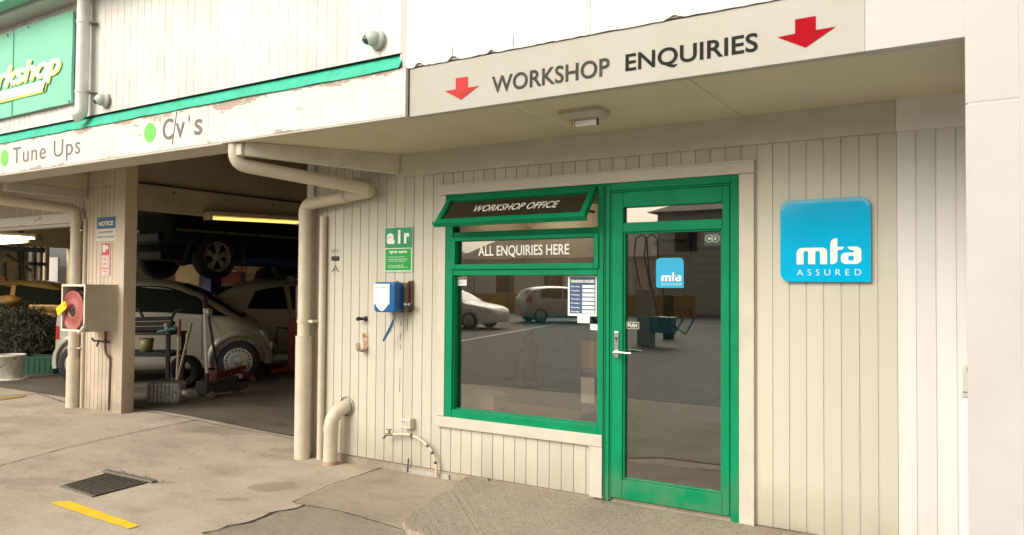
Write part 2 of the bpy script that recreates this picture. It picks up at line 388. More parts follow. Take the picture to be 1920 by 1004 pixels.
crack([g2(0, 745, .1), g2(70, 738, .1), g2(132, 760, .1)], .02, 6, h=.006)
def blob(px, py, rx, ry, seed, m, h=.0045):
    r = random.Random(seed); c = W(px, py, z=0); n = 26; vs = [(c.x, c.y, gz(c.x, c.y)+h)]
    k = [r.uniform(.72, 1.15) for _ in range(n)]; k = [(k[i-1]+k[i]*2+k[(i+1) % n])/4 for i in range(n)]
    for i in range(n):
        a = 2*PI*i/n; x = c.x+rx*math.cos(a)*k[i]*RT.x - ry*math.sin(a)*k[i]*.534; y = c.y+rx*math.cos(a)*k[i]*RT.y+ry*math.sin(a)*k[i]*.845; vs.append((x, y, gz(x, y)+h))
    gm.add(vs, [(0, i+1, (i+1) % n+1) for i in range(n)], m)
struct(gm.build('ground'))
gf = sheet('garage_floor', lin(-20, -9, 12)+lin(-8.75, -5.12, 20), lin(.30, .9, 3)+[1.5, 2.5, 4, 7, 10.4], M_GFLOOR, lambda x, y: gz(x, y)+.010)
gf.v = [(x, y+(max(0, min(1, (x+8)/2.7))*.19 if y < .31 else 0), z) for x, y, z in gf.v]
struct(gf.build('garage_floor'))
mb = MB()       # smoother poured square by the wall, then the raised rough ramp in front of the door
def patch_sheet(pts, m, h, skirt=True, zf=None):
    vs = [(x, y, (zf(x, y) if zf else gz(x, y)+h)) for x, y in pts]; n = len(vs); c = MB()
    c.add(vs, [tuple(range(n))], m)
    if skirt: c.add(vs+[(x, y, -.02) for x, y, z in vs], [(i, (i+1) % n, n+(i+1) % n, n+i) for i in range(n)], m)
    return c
struct(patch_sheet([g2(548, 944), g2(575, 951), g2(640, 962), g2(758, 999), (-3.0, -.9), (-3.3, .0), (-4.27, .0)], M_PATCH, .008).build('smooth_concrete_patch'))
pts = [(-3.38, -.02)]; rr = random.Random(4)
a, b = Vector((-3.38, 0)), Vector(g2(757, 972, .03))
for i in range(1, 14): p = a.lerp(b, i/13); pts.append((p.x+rr.uniform(-.02, .02), p.y+rr.uniform(-.015, .015)))
p0 = Vector(pts[-1])
for i in range(1, 30): pts.append((p0.x+i*.12, p0.y-.10-.02*i+rr.uniform(-.02, .02)))
pts += [(pts[-1][0], -.02)]
def ramp_z(x, y): return .052-.030*sstep(-y/1.2)
tri = MB(); top = pts; n = len(top)
b_ = bmesh.new(); vv = [b_.verts.new((x, y, ramp_z(x, y))) for x, y in top]; b_.faces.new(vv)
bmesh.ops.triangulate(b_, faces=list(b_.faces)); bmesh.ops.subdivide_edges(b_, edges=list(b_.edges), cuts=3, use_grid_fill=True)
for v in b_.verts: v.co.z = ramp_z(v.co.x, v.co.y)+rr.uniform(-.002, .002)
tri.bm(b_, M_AGG); vs = [(x, y, ramp_z(x, y)) for x, y in top]
for i in range(n-1):
    (x0, y0, z0), (x1, y1, z1) = vs[i], vs[i+1]; q = Vector((y1-y0, x0-x1)).normalized()*.03
    tri.add([vs[i], vs[i+1], (x1-q.x, y1-q.y, -.01), (x0-q.x, y0-q.y, -.01), (x1+q.x, y1+q.y, -.01), (x0+q.x, y0+q.y, -.01)], [(0, 1, 2, 3), (0, 1, 4, 5)], M_AGG)
struct(tri.build('door_ramp'))
struct(patch_sheet([g2(570, 950), g2(640, 962), g2(755, 998), (-2.5, -1.6), (3, -1.7), (3, -4.6), (-4.2, -4.6), g2(382, 1006), g2(430, 991), g2(510, 966)], M_AGG2, .006).build('coarse_concrete_patch'))
mb = patch_sheet([(-80, -6.5), (-10.8, -6.5), (-12.2, -11.6), (-16.4, -27), (-12.6, -25.2), (40, -23.5), (40, -60), (-80, -60)], M_ASPHALT, .006, False); struct(mb.build('road'))
mb = patch_sheet([(-60, -4.75), (40, -4.75), (40, -30), (-60, -30)], M_APRON, .0025, False); struct(mb.build('apron'))
mb = MB()
for i in range(9):
    x = -34+i*2.4; mb.add([(x, -19.5, .012), (x+.12, -19.5, .012), (x+1.0, -15.4, .012), (x+.88, -15.4, .012)], [(0, 1, 2, 3)], M_WTEXT if i % 2 else M_OCHRE)
for a, b in (((-10.8, -6.5), (-12.2, -11.6)), ((-12.2, -11.6), (-16.4, -27)), ((-15, -26.2), (-7.6, -24.9)), ((-7.6, -24.9), (30, -23.6))): mb.bar((*a, .009), (*b, .009), .11, .004, M_WTEXT)
struct(mb.build('road_markings'))
def stripe(name, label, quad, m, z):
    pts = []; Q = [Vector(W(*p, z=z)) for p in quad]; r = random.Random(len(label))
    for i in range(4):
        a, b = Q[i], Q[(i+1) % 4]
        for k in range(10): p = a.lerp(b, k/10); pts.append((p.x+r.uniform(-.004, .004), p.y+r.uniform(-.004, .004)))
    o = patch_sheet(pts, m, .005, False).build(name, loc=(Q[0].x, Q[0].y, 0)); return tag(o, label, 'painted line')
stripe('yellow_line', 'short bright yellow stripe painted on the concrete in front of the drain grate', [(93, 944), (131, 941), (263, 987), (240, 993)], M_YELLOW, 0)
stripe('worn_line', 'worn faded orange line on the concrete at the far left garage bay', [(-40, 752), (48, 742), (47, 745), (-40, 757)], M_OCHRE, .1)
# ================================================================ THE WORKSHOP BUILDING
B = thing('workshop_building', 'cream and white timber boarded workshop with green door and open garage bays', 'building', (-4.5, 2, 0))
YF, YL = -1.072, -1.10
def P(name, mb, parent=None): return mb.build(name, parent if parent is not None else B)
# --- office wall
mb = MB(); m = M_CREAM
boards(mb, -4.965, -3.672, .066, 2.90, 0, m); boards(mb, -3.672, -1.262, 2.252, 2.36, 0, m)
boards(mb, -3.672, -2.365, .064, .402, 0, m); boards(mb, -1.262, -.486, .055, 2.36, 0, m)
mb.box(-5.118, -4.965, .004, .10, -.01, 3.3, m)
mb.box(-4.955, -4.94, -.001, .02, .3, 2.3, M_CREAM)
o_wall = P('office_wall', mb)
mb = MB(); mb.box(-5.12, -5.035, -.022, .10, 0, 2.9, M_TRIM, .004); P('corner_trim', mb)
mb = MB(); mb.box(-5.1, 0.4, .012, .16, -.05, .07, M_PATCH); mb.box(-4.9, -3.2, -.006, .02, -.03, .06, M_PATCH); mb.box(-4.0, -3.55, -.022, .02, -.03, .045, concrete('plinth_mortar', (.42, .39, .34), (.2, .18, .15), .6)); P('plinth', mb)
mb = MB(); boards(mb, -.484, .5, .05, 2.36, 0, M_WHITEB); P('white_boarding', mb)
mb = MB(); mb.box(-4.10, -.486, -.028, .10, 2.348, 2.53, M_TRIM, .003); P('frieze', mb)
mb = MB(); mb.box(-.4855, .5, -.030, .10, 2.347, 2.53, mat('white_paint_shade_tone', (.70, .68, .65), .5, var=.05), .003); P('white_frieze', mb)  # lighter copy of the white paint, tone raised for the shade under the canopy
# casing
mb = MB(); mb.box(-3.672, -1.262, -.026, .02, 2.175, 2.252, M_TRIM, .003); mb.box(-3.674, -1.26, -.034, -.0, 2.246, 2.256, M_TRIM)
mb.box(-3.672, -3.601, -.024, .02, .484, 2.173, M_TRIM, .003); mb.box(-1.353, -1.262, -.026, .03, .05, 2.173, M_TRIM, .003)
mb.box(-3.672, -2.268, -.030, .02, .402, .482, M_TRIM, .004); mb.box(-2.362, -2.27, -.024, .02, .06, .40, M_TRIM, .003); P('casing', mb)
# --- window
wf = MB(); G = M_GREEN; t0 = -.012
for (x0, x1, z0, z1, yy) in ((-3.600, -3.534, .478, 2.173, -.018), (-2.312, -2.252, .06, 2.173, -.018), (-3.534, -2.312, .478, .54, -.016), (-3.534, -2.312, 2.148, 2.173, -.018), (-3.534, -2.312, 1.556, 1.60, -.016), (-3.534, -2.312, 1.846, 1.885, -.010)):
    wf.box(x0, x1, yy, .075, z0, z1, G, .005)
for (x0, x1, z0, z1) in ((-3.55, -3.505, 1.60, 1.846), (-2.338, -2.30, 1.60, 1.846), (-3.505, -2.338, 1.60, 1.640), (-3.505, -2.338, 1.816, 1.846)): wf.box(x0, x1, -.030, .06, z0, z1, G, .005)
for (z0, z1) in ((.60, 2.1),): wf.box(-2.268, -2.262, -.021, 0, .08, 2.16, M_DARK)
wf.box(-3.53, -2.32, .02, .07, .535, .548, G); wf.box(-3.538, -3.526, .0, .07, .53, 1.56, G)
win = P('window', wf)
mb = MB(); mb.box(-3.535, -2.31, .045, .049, .535, 1.56, M_GLASS); P('pane', mb, win)
mb = MB(); mb.box(-3.51, -2.33, .018, .022, 1.635, 1.82, M_GLASS); mb2 = MB()
mb2.wtext('ALL ENQUIRIES HERE', W(897, 480, y=.015).x, W(1067, 470, y=.015).x, W(897, 484, y=.015).z, W(897, 462, y=.015).z, .0145, M_WTEXT, .012)
pn = P('pane', mb, win); P('lettering', mb2, win)
# awning sash, hinged at the top and pushed out
ang = math.asin(.172/.265); ca, sa = math.cos(ang), math.sin(ang)
def sash_x(x, t, n): return (x, -.012-sa*t-ca*n, 2.150-ca*t+sa*n)     # t down the sash, n outwards
mb = MB()
mb.X = Matrix(((1, 0, 0, 0), (0, -ca, -sa, -.012), (0, sa, -ca, 2.150), (0, 0, 0, 1)))   # local (x, n, t)
X0, X1, T = -3.566, -2.318, .288
mb.box(X0, X1, -.02, .022, 0, .044, G, .004); mb.box(X0, X1, -.02, .022, T-.040, T, G, .004)
mb.box(X0, X0+.042, -.0205, .0215, .044, T-.040, G, .004); mb.box(X1-.042, X1, -.0205, .0215, .044, T-.040, G, .004)
mb.box(X0-.012, X1+.012, -.018, .026, T-.006, T+.008, G, .002)
sash = P('awning_sash', mb, win)
gl = MB(); gl.X = mb.X; gl.box(X0+.04, X1-.04, .0, .004, .04, T-.037, M_GLASS)
gl.text('WORKSHOP OFFICE', (W(889, 405, y=-.1).x, .0055, .05+.135), .545, .062, M_WTEXT, .012, .25, V=(0, 0, -1)) if False else None
P('pane', gl, win)
mb = MB(); mb.X = gl.X; lx0 = W(889, 405, y=-.11).x; lx1 = W(1047, 402, y=-.11).x
mb.text('WORKSHOP OFFICE', (lx0, .0062, .176), lx1-lx0, .066, M_WTEXT, .012, .22, V=(0, 0, -1)); P('lettering', mb, win)
mb = MB()
for x in (-3.54, -2.345): mb = MB(); mb.bar(sash_x(x, .2, -.02), (x, .0, 1.99), .006, .016, M_IRON); P('stay', mb, win)
# stickers in the window
mb = MB(); y = .0405; mb.box(W(852, 516, y=y).x, W(875, 516, y=y).x, y, y+.002, W(860, 536, y=y).z, 1.548, M_WTEXT)
mb.wtext('ALARM', W(853, 516, y=y).x, W(874, 516, y=y).x, 1.525, 1.541, y-.0015, M_REDF, .02); mb.wtext('SECURITY', W(854, 516, y=y).x, W(872, 516, y=y).x, 1.495, 1.507, y-.0015, M_NAVY); P('security_sticker', mb, win)
mb = MB(); x0, x1 = W(1067, 530, y=y).x, W(1121, 530, y=y).x; z0, z1 = W(1095, 593, y=y).z, W(1095, 518, y=y).z; dx, dz = x1-x0, z1-z0
nx = 14
def curl(u, v): return (x0+dx*u, y-.004-.012*(2*u-1)**2, z0+dz*v)
def cp(u0, u1, v0, v1, off, m):
    k = max(2, int((u1-u0)*nx)); vs = []
    for i in range(k+1):
        u = u0+(u1-u0)*i/k; a = curl(u, v0); b = curl(u, v1); vs += [(a[0], a[1]-off, a[2]), (b[0], b[1]-off, b[2])]
    mb.add(vs, [(2*i, 2*i+2, 2*i+3, 2*i+1) for i in range(k)], m)
cp(0, 1, 0, 1, 0, M_WTEXT); cp(.06, .95, .06, .97, .0012, M_NAVY)
for i, d_ in enumerate(('Monday', 'Tuesday', 'Wednesday', 'Thursday', 'Friday', 'Saturday', 'Sunday')):
    v = .70-.105*i; cp(.48, .92, v, v+.075, .002, M_WTEXT); a = curl(.11, v+.012)
    mb.text(d_, (a[0], y-.0135, a[2]), dx*.30, dz*.045, M_WTEXT, .02)
a = curl(.10, .83); mb.text('TRADING HOURS', (a[0], y-.0175, a[2]), dx*.82, dz*.075, M_WTEXT, .04)
P('trading_hours_notice', mb, win)
mb = MB(); mb.box(W(1083, 600, y=y).x, W(1106, 600, y=y).x, y-.003, y, W(1095, 606, y=y).z, W(1095, 592, y=y).z, M_WTEXT); P('paper_slip', mb, win)
mb = MB(); x0, x1 = W(1107, 615, y=y).x, W(1121, 615, y=y).x; mb.box(x0, x1, y-.003, y, W(1110, 619, y=y).z, W(1110, 608, y=y).z, M_WTEXT); P('small_sticker', mb, win)
# --- door
df = MB()
for (x0, x1, z0, z1, yy) in ((-2.249, -2.222, .052, 2.173, -.020), (-1.402, -1.355, .02, 2.173, -.020), (-2.222, -1.402, 2.125, 2.173, -.020)): df.box(x0, x1, yy, .08, z0, z1, G, .004)
df.box(-2.222, -2.210, -.010, .08, .055, 2.125, G, .003); df.box(-1.412, -1.402, -.008, .08, .055, 2.125, G, .003); df.box(-2.21, -1.412, -.008, .08, 2.112, 2.125, G, .003)
df.box(-2.222, -1.402, .0, .09, .03, .058, M_PATCH)
frame = P('door_frame', df)
dm = MB()
for (x0, x1, z0, z1) in ((-2.208, -2.128, .078, 2.110), (-1.460, -1.414, .078, 2.110), (-2.128, -1.460, .078, .205), (-2.128, -1.460, 2.008, 2.110), (-2.128, -1.460, 1.842, 1.905)): dm.box(x0, x1, -.014, .05, z0, z1, G, .005)
for (x0, x1, z0, z1) in ((-2.128, -2.116, .205, 1.842), (-1.472, -1.460, .205, 1.842), (-2.116, -1.472, .205, .216), (-2.116, -1.472, 1.832, 1.842)): dm.box(x0, x1, -.002, .05, z0, z1, G, .003)
door = P('door', dm)
mb = MB(); mb.box(-2.13, -1.458, .020, .024, .20, 1.845, M_GLASS); P('pane', mb, door)
mb = MB(); mb.box(-2.13, -1.458, .020, .024, 1.90, 2.012, M_GLASS); P('pane', mb, door)
mb = MB(); hx = -2.168
mb.box(hx-.016, hx+.016, -.024, -.013, 1.005, 1.180, M_CHROME, .004); mb.cyl((hx, -.02, 1.045), (hx, -.072, 1.045), .010, M_CHROME)
mb.tube([(hx, -.068, 1.045), (hx+.03, -.072, 1.046), (hx+.08, -.070, 1.046), (hx+.125, -.066, 1.043)], .009, M_CHROME, 12); mb.cyl((hx, -.0245, 1.135), (hx, -.029, 1.135), .009, M_IRON)
mb.box(hx-.0025, hx+.0025, -.0255, -.024, 1.11, 1.13, M_IRON); P('handle', mb, door)
def mta_logo(mb, x0, z0, w_, h, y, m):
    """the three joined letters on the blue signs; unit box 650 x 270"""
    q = lambda a: [(p[0], p[1]) for p in a]
    mm = [rrect(0, 0, 310, 172, (4, 4, 55, 55))]+[rrect(72, -2, 118, 140, (0, 0, 24, 24)), rrect(192, -2, 240, 140, (0, 0, 24, 24))]
    b = bmesh.new()
    def pl(poly, off=0): mb.flat(shape2d(poly), (x0, y-off, z0), (w_/650, 0, 0), (0, 0, h/270), m)
    # m: three stems and the rounded bridge
    pl([[(0, 0), (72, 0), (72, 115)]+[(72+23*(1-math.cos(a)), 115+25*math.sin(a)) for a in lin(0, PI/2, 6)][1:]+[(110, 140), (120, 125), (120, 0), (192, 0), (192, 115)]+[(192+23*(1-math.cos(a)), 115+25*math.sin(a)) for a in lin(0, PI/2, 6)][1:]+[(230, 140), (242, 120), (242, 0), (313, 0), (313, 125)]+[(313-50*(1-math.cos(a)), 125+50*math.sin(a)) for a in lin(0, PI/2, 6)][1:]+[(60, 175)]+[(60*(1-math.sin(a)), 120+55*math.cos(a)) for a in lin(0, PI/2, 6)][1:]])
    pl([[(345, 0), (360, 0), (395, 8), (412, 25), (416, 50), (416, 145), (455, 148), (478, 165), (482, 178), (416, 178), (416, 270), (385, 268), (358, 250), (345, 215)]])
    pl([[(510, 178)]+[(600+50*math.sin(a), 128+50*math.cos(a)) for a in lin(0, PI/2, 6)]+[(650, 55)]+[(600+50*math.cos(a), 50-50*math.sin(a)) for a in lin(0, PI/2, 6)]+[(500, 0)]+[(500-50*math.sin(a), 50-50*math.cos(a)) for a in lin(0, PI/2, 6)]+[(450, 68)]+[(500-50*math.cos(a), 68+50*math.sin(a)) for a in lin(0, PI/2, 6)]+[(578, 118), (578, 138), (560, 144), (535, 150)],
        rrect(522, 34, 578, 86, 18)])
mb = MB(); y = .016; x0, x1 = W(1230, 512, y=y).x, W(1282, 512, y=y).x; z0, z1 = W(1256, 540, y=y).z, W(1256, 484, y=y).z
mb.flat(shape2d([rrect(x0, z0, x1, z1, (.014, .004, .03, .03))]), (0, y, 0), (1, 0, 0), (0, 0, 1), mat('cyan_sticker', (.0, .36, .62), .35, var=.03))
dx, dz = x1-x0, z1-z0; mta_logo(mb, x0+dx*.20, z0+dz*.22, dx*.72, dz*.30, y-.002, M_WTEXT); mb.wtext('ASSURED', x0+dx*.20, x0+dx*.92, z0+dz*.08, z0+dz*.16, y-.002, M_WTEXT, 0, 0, 1.6); o = P('sticker', mb, door); o['label'] = 'cyan square sticker with white letters on the door glass'
mb = MB(); x0, x1 = -2.113, W(1198, 610, y=y).x; z0, z1 = W(1183, 617, y=y).z, W(1183, 604, y=y).z; mb.box(x0, x1, y, y+.002, z0, z1, mat('cream_print', (.6, .55, .4), .5)); mb.box(x0+.004, x1-.004, y-.0015, y, z0+.004, z1-.004, M_LETTER); mb.wtext('PUSH', x0+.012, x1-.012, z0+.010, z1-.010, y-.003, M_WTEXT, .02); P('push_plate', mb, door)
mb = MB(); x0, x1 = W(1320, 447, y=y).x, W(1352, 447, y=y).x; z0, z1 = W(1336, 461, y=y).z, W(1336, 434, y=y).z; mb.box(x0, x1, y, y+.002, z0, z1, mat('dark_print', (.02, .022, .018), .5)); mgl = mat('pale_green_print', (.35, .5, .32), .5)
for k in (.32, .68):
    cx = x0+(x1-x0)*k; cz = (z0+z1)/2
    for i in range(14): a = 2*PI*i/14; mb.cyl((cx+.024*math.cos(a), y-.001, cz+.022*math.sin(a)), (cx+.024*math.cos(a), y-.003, cz+.022*math.sin(a)), .0042, mgl, n=6)
    mb.wtext('N' if k < .5 else 'Z', cx-.008, cx+.008, cz-.009, cz+.009, y-.002, M_WTEXT, .03)
P('dark_sticker', mb, door)
# --- canopy over the office
mb = MB(); js = [-4.62]+[W(814, 278, z=2.52).x, W(1086, 251, z=2.52).x, W(1398, 223, z=2.52).x, -.10]
for a, b in zip(js[:-1], js[1:]): mb.box(a+.002, b-.002, -1.03, -.03 if a > -4.5 else -.5, 2.525, 2.535, M_SOFFIT)
mb.box(-4.8, .4, -1.03, .10, 2.537, 2.56, M_SOFFIT)
mb.prism([(-4.62, -.5, 2.525), (js[1], -.5, 2.525), (js[1], .0, 2.525), (-4.10, 0, 2.525)], (0, 0, .01), M_SOFFIT); P('soffit', mb)
mb = MB(); mb.box(-3.092, -.499, YF, -1.02, 2.520, 2.818, M_FASC if False else board_mat('fascia_paint', (.41, .40, .36), pitch=5, dirt=(.42, .36, .25), grime=.25, low=-3, streak=.12), .002)
fasc = P('office_fascia', mb)
mb = MB(); mb.box(-.4985, -.10, YF-.001, -1.02, 2.520, 2.819, M_WHITE, .002); mb.box(-.4985, -.10, -1.02, -.985, 2.519, 2.524, M_WHITE); P('white_fascia_end', mb)
yt = YF-.0025
def q_(px, py): p = W(px, py, y=yt); return (p.x, p.z)
def wq(mb, s, l, t, r, b_, m, **k):   # lettering spanning photo pixels: left/top and right/bottom corners
    x0, z1 = q_(*l); x1, z0 = q_(*r); mb.wtext(s, x0, x1, t, b_, yt, m, **k)
mb = MB()
x0 = q_(922, 158)[0]; x1 = q_(1143, 126)[0]; zt = (q_(922, 143)[1]+q_(1143, 109)[1])/2; zb_ = (q_(927, 173)[1]+q_(1143, 144)[1])/2
mb.wtext('WORKSHOP', x0, x1, zb_, zt, yt, mat('worn_lettering', (.075, .07, .06), .7, var=.5, scale=40, spec=.1), .018, 0, 1.02); P('lettering', mb, fasc); mb = MB()
xe0 = q_(1172.5, 119)[0]; xe1 = q_(1421, 80)[0]; ze1 = (q_(1172, 102)[1]+q_(1421, 61)[1])/2; ze0 = (q_(1172, 136)[1]+q_(1421, 98)[1])/2
mb.wtext('ENQUIRIES', xe0, xe1, ze0-.012, ze1, yt, M_LETTER, .018, 0, 1.02); P('lettering', mb, fasc)
def arrow(pts, m):
    mb = MB(); mb.flat(shape2d([[q_(*p) for p in pts]]), (0, yt, 0), (1, 0, 0), (0, 0, 1), m); return P('arrow', mb, fasc)
Z8 = lambda x, y: (1000+x/2.087, y/2.087); Z7 = lambda x, y: (420+x/2.79, y/2.79)
arrow([Z8(*p) for p in ((1024, 77), (1105, 63), (1105, 118), (1183, 105), (1065, 187), (955, 147), (1024, 132))], M_RED)
arrow([Z7(*p) for p in ((1212, 410), (1275, 402), (1275, 460), (1332, 450), (1240, 523), (1155, 478), (1212, 468))], M_REDF)['label'] = 'smaller faded red arrow left of the lettering'
# --- long fascia over the garage bays
def peel_mat():
    m, t, b = nodes('peeling_fascia_paint'); g = N(t, 'ShaderNodeNewGeometry'); sx = N(t, 'ShaderNodeSeparateXYZ'); t.links.new(g.outputs['Position'], sx.inputs[0])
    e = noise(t, coord(t, (1.6, 1, 5)), 1.6, 8, .72); s2 = noise(t, coord(t, (1.0, 1, 7)), 2.3, 7, .75)
    edge = ramp(t, sx.outputs[2], 2.72, 2.83, 0, .20); low = ramp(t, sx.outputs[2], 2.58, 2.53, 0, .10)
    f = ramp(t, math_(t, 'ADD', math_(t, 'ADD', e, edge), low), .672, .687); f2 = ramp(t, math_(t, 'ADD', s2, math_(t, 'MULTIPLY', edge, .6)), .69, .705)
    w_ = mixc(t, ramp(t, noise(t, coord(t), 3, 4), .4, .7, 0, .5), (.70, .665, .61), (.62, .57, .50))
    wood = mixc(t, noise(t, coord(t, (3, 3, 60)), 2, 4), (.30, .21, .16), (.50, .42, .35))
    t.links.new(mixc(t, math_(t, 'MAXIMUM', f, f2), w_, wood), b.inputs['Base Color']); b.inputs['Roughness'].default_value = .6
    bumpn(t, b, math_(t, 'SUBTRACT', 1., math_(t, 'MAXIMUM', f, f2)), .5, .003); return m
mb = MB(); PEEL = peel_mat(); js = [-14.0, -9.3, -5.62, -5.02, -3.10]
for a, b in zip(js[:-1], js[1:]): mb.box(a+.0015, b-.0015, YL, YL+.03, 2.530, 2.826, PEEL, .002)
mb.box(-14, -4.86, YL+.03, -.82, 2.531, 2.80, M_TRIM); mb.box(-14, -4.86, YL+.002, -.818, 2.512, 2.529, M_TRIM, .003)
mb.box(-4.86, -3.10, YL+.002, -1.02, 2.518, 2.529, M_TRIM, .002); mb.box(-4.86, -3.10, YL+.03, -1.03, 2.53, 2.82, M_DARK)
lf = P('garage_fascia', mb); yt = YL-.0025
Z1 = lambda x, y: (x/2.952, y/2.952)
def zmid(*pts): return sum(q_(*p)[1] for p in pts)/len(pts)
mb = MB(); mb.wtext('Tune Ups', q_(*Z1(70, 866))[0], q_(*Z1(443, 824))[0], zmid(Z1(355, 893)), zmid(Z1(88, 820), Z1(305, 776)), yt, M_LETTERF, -.004, 0, 1.12); P('lettering', mb, lf); mb = MB()
mb.wtext('C', q_(*Z1(900, 717))[0], q_(*Z1(958, 710))[0], zmid(Z1(925, 776)), zmid(Z1(930, 657)), yt, M_LETTERF, .012); mb.wtext('v', q_(*Z1(972, 710))[0], q_(*Z1(1022, 710))[0], zmid(Z1(996, 763)), zmid(Z1(996, 680)), yt, M_LETTERF, .01)
mb.wtext("'", q_(*Z1(1043, 650))[0], q_(*Z1(1050, 650))[0], zmid(Z1(1046, 680)), zmid(Z1(1046, 640)), yt, M_LETTERF); mb.wtext('s', q_(*Z1(1075, 700))[0], q_(*Z1(1120, 700))[0], zmid(Z1(1095, 748)), zmid(Z1(1095, 660)), yt, M_LETTERF, .012)
mb.tube([(q_(*Z1(978, 620))[0], yt, q_(*Z1(978, 620))[1]), (q_(*Z1(952, 803))[0], yt, q_(*Z1(952, 803))[1])], .003, M_LETTERF, 6); P('lettering', mb, lf)
for (cx, cz, rx, rz) in ((24, 875, 21, 46), (829, 735, 32, 55)):
    c = q_(*Z1(cx, cz)); r1 = abs(q_(*Z1(cx+rx, cz))[0]-c[0]); r2 = abs(q_(*Z1(cx, cz-rz))[1]-c[1]); rr_ = (r1+r2)/2
    mb = MB(); mb.flat(shape2d([[(c[0]+r1*math.cos(a), c[1]+r2*math.sin(a)) for a in lin(0, 2*PI, 40)[:-1]]]), (0, yt, 0), (1, 0, 0), (0, 0, 1), M_DOT); P('green_dot', mb, lf)
# flashing above the long fascia
mb = MB(); n = 60; xs = lin(-14, -3.15, n); rr = random.Random(2)
lo = [(x, YL-.012+rr.uniform(-.003, .003), 2.826+rr.uniform(-.004, .004)) for x in xs]; hi = [(x, YL+.045, 2.925) for x in xs]
mb.add(lo+hi, [(i, i+1, n+2+i, n+1+i) for i in range(n)], M_TEAL); mb.add([(a[0], a[1]+.004, a[2]-.002) for a in lo]+[(x, YL+.05, 2.90) for x in xs], [(i, i+1, n+2+i, n+1+i) for i in range(n)], M_TEAL)
mb.box(-14, -3.15, YL+.02, YL+.06, 2.925, 2.929, M_DARK); P('flashing', mb)
# upper walls
mb = MB(); boards(mb, -20, -3.17, 2.93, 4.12, YL+.05, M_UPPER, gw=.005, gd=.003, back=.1); P('upper_boarding', mb)
mb = MB(); mb.box(-3.168, -3.115, YL+.022, -.95, 2.80, 4.12, M_WHITE, .003); P('upper_corner_trim', mb)
mb = MB(); js = [-3.113, W(1108, 30, y=YF).x, -.10]; rr = random.Random(9)
for a, b in zip(js[:-1], js[1:]):
    k = 44 if a < -3 else 30; low = []
    for i in range(k+1):
        x = a+.002+(b-a-.004)*i/k; zz = 2.822+rr.uniform(-.003, .003)
        low.append((x, zz))
    for j in ((3, 4, 12, 13, 22) if a < -3 else (8,)): low[j] = (low[j][0], low[j][1]+.022)
    poly = low+[(b-.002, 4.12), (a+.002, 4.12)]
    mb.solid(shape2d([poly]), (0, YF-.010, 0), (1, 0, 0), (0, 0, 1), (0, .012, 0), mat('bright_white_sheet', (.70, .69, .665), .5, var=.04, scale=2))
mb.box(-3.11, .3, YF+.004, YF+.05, 2.83, 4.12, M_TRIM)
for k in (.28, .62):
    x = js[0]+(js[1]-js[0])*k; mb.box(x-.001, x+.002, YF-.0115, YF-.009, 2.83, 2.90, M_CRACK)
P('upper_sheeting', mb)
# white corner column at the right
ZJ = W(1860, 191, y=-1.12).z; mb = MB(); mb.box(-.118, .42, -1.122, -.50, -.02, ZJ-.0015, M_WHITE, .003); mb.box(-.118, .42, -1.122, -.50, ZJ+.0015, 4.12, M_WHITE, .006); mb.box(-.110, .41, -1.1205, -.51, ZJ-.01, ZJ+.01, M_WHITE); mb.box(.066, .43, -1.135, -.49, -.02, 4.12, M_WHITE, .006); P('corner_column', mb)
# beam and ledger carrying the canopy
mb = MB(); a, b = Vector((-4.115, -.0, 0)), Vector((-4.73, -1.0, 0)); sidev = Vector((b.y-a.y, a.x-b.x, 0)).normalized()*-.07
mb.prism([(a.x, a.y, 2.372), (b.x, b.y, 2.425), (b.x, b.y, 2.522), (a.x, a.y, 2.524)], sidev, mat('beam_paint', (.62, .58, .48), .55, var=.15, scale=6))
mb.box(-4.83, -4.69, -1.06, -.99, 2.425, 2.515, M_TRIM, .004); mb.cyl((-4.76, -1.061, 2.47), (-4.76, -1.063, 2.47), .006, M_RUST); P('beam', mb)
mb = MB(); mb.box(-8.70, -8.62, -.84, -.012, 2.425, 2.52, M_TRIM, .004); mb.box(-8.695, -8.625, -.84, -.012, 2.52, 3.0, M_SOFFIT); P('beam', mb)
# pillar between the bays
mb = MB(); boards(mb, -8.66, -8.06, .02, 2.95, 0, M_CREAMP, pitch=.0765, g0=-8.66); mb.box(-8.06, -7.885, -.014, .13, .02, 2.95, M_CREAMP, .006); mb.box(-8.66, -8.06, .02, .125, .02, 2.95, M_CREAMP)
mb.box(-8.66, -7.98, -.006, 0, 2.515, 2.522, M_PIPE)
mb.box(-8.96, -8.66, .012, .13, .02, 2.20, M_CREAMP, .004); pil = P('pillar', mb)
# header over the left bay
mb = MB(); boards(mb, -14, -8.66, 2.285, 2.95, .01, M_CREAMP, pitch=.0765, g0=-8.66); mb.box(-14, -8.70, -.020, .10, 2.175, 2.283, PEEL, .004); mb.box(-14, -8.95, .03, .12, 2.135, 2.175, M_TRIM, .004); P('bay_header', mb)
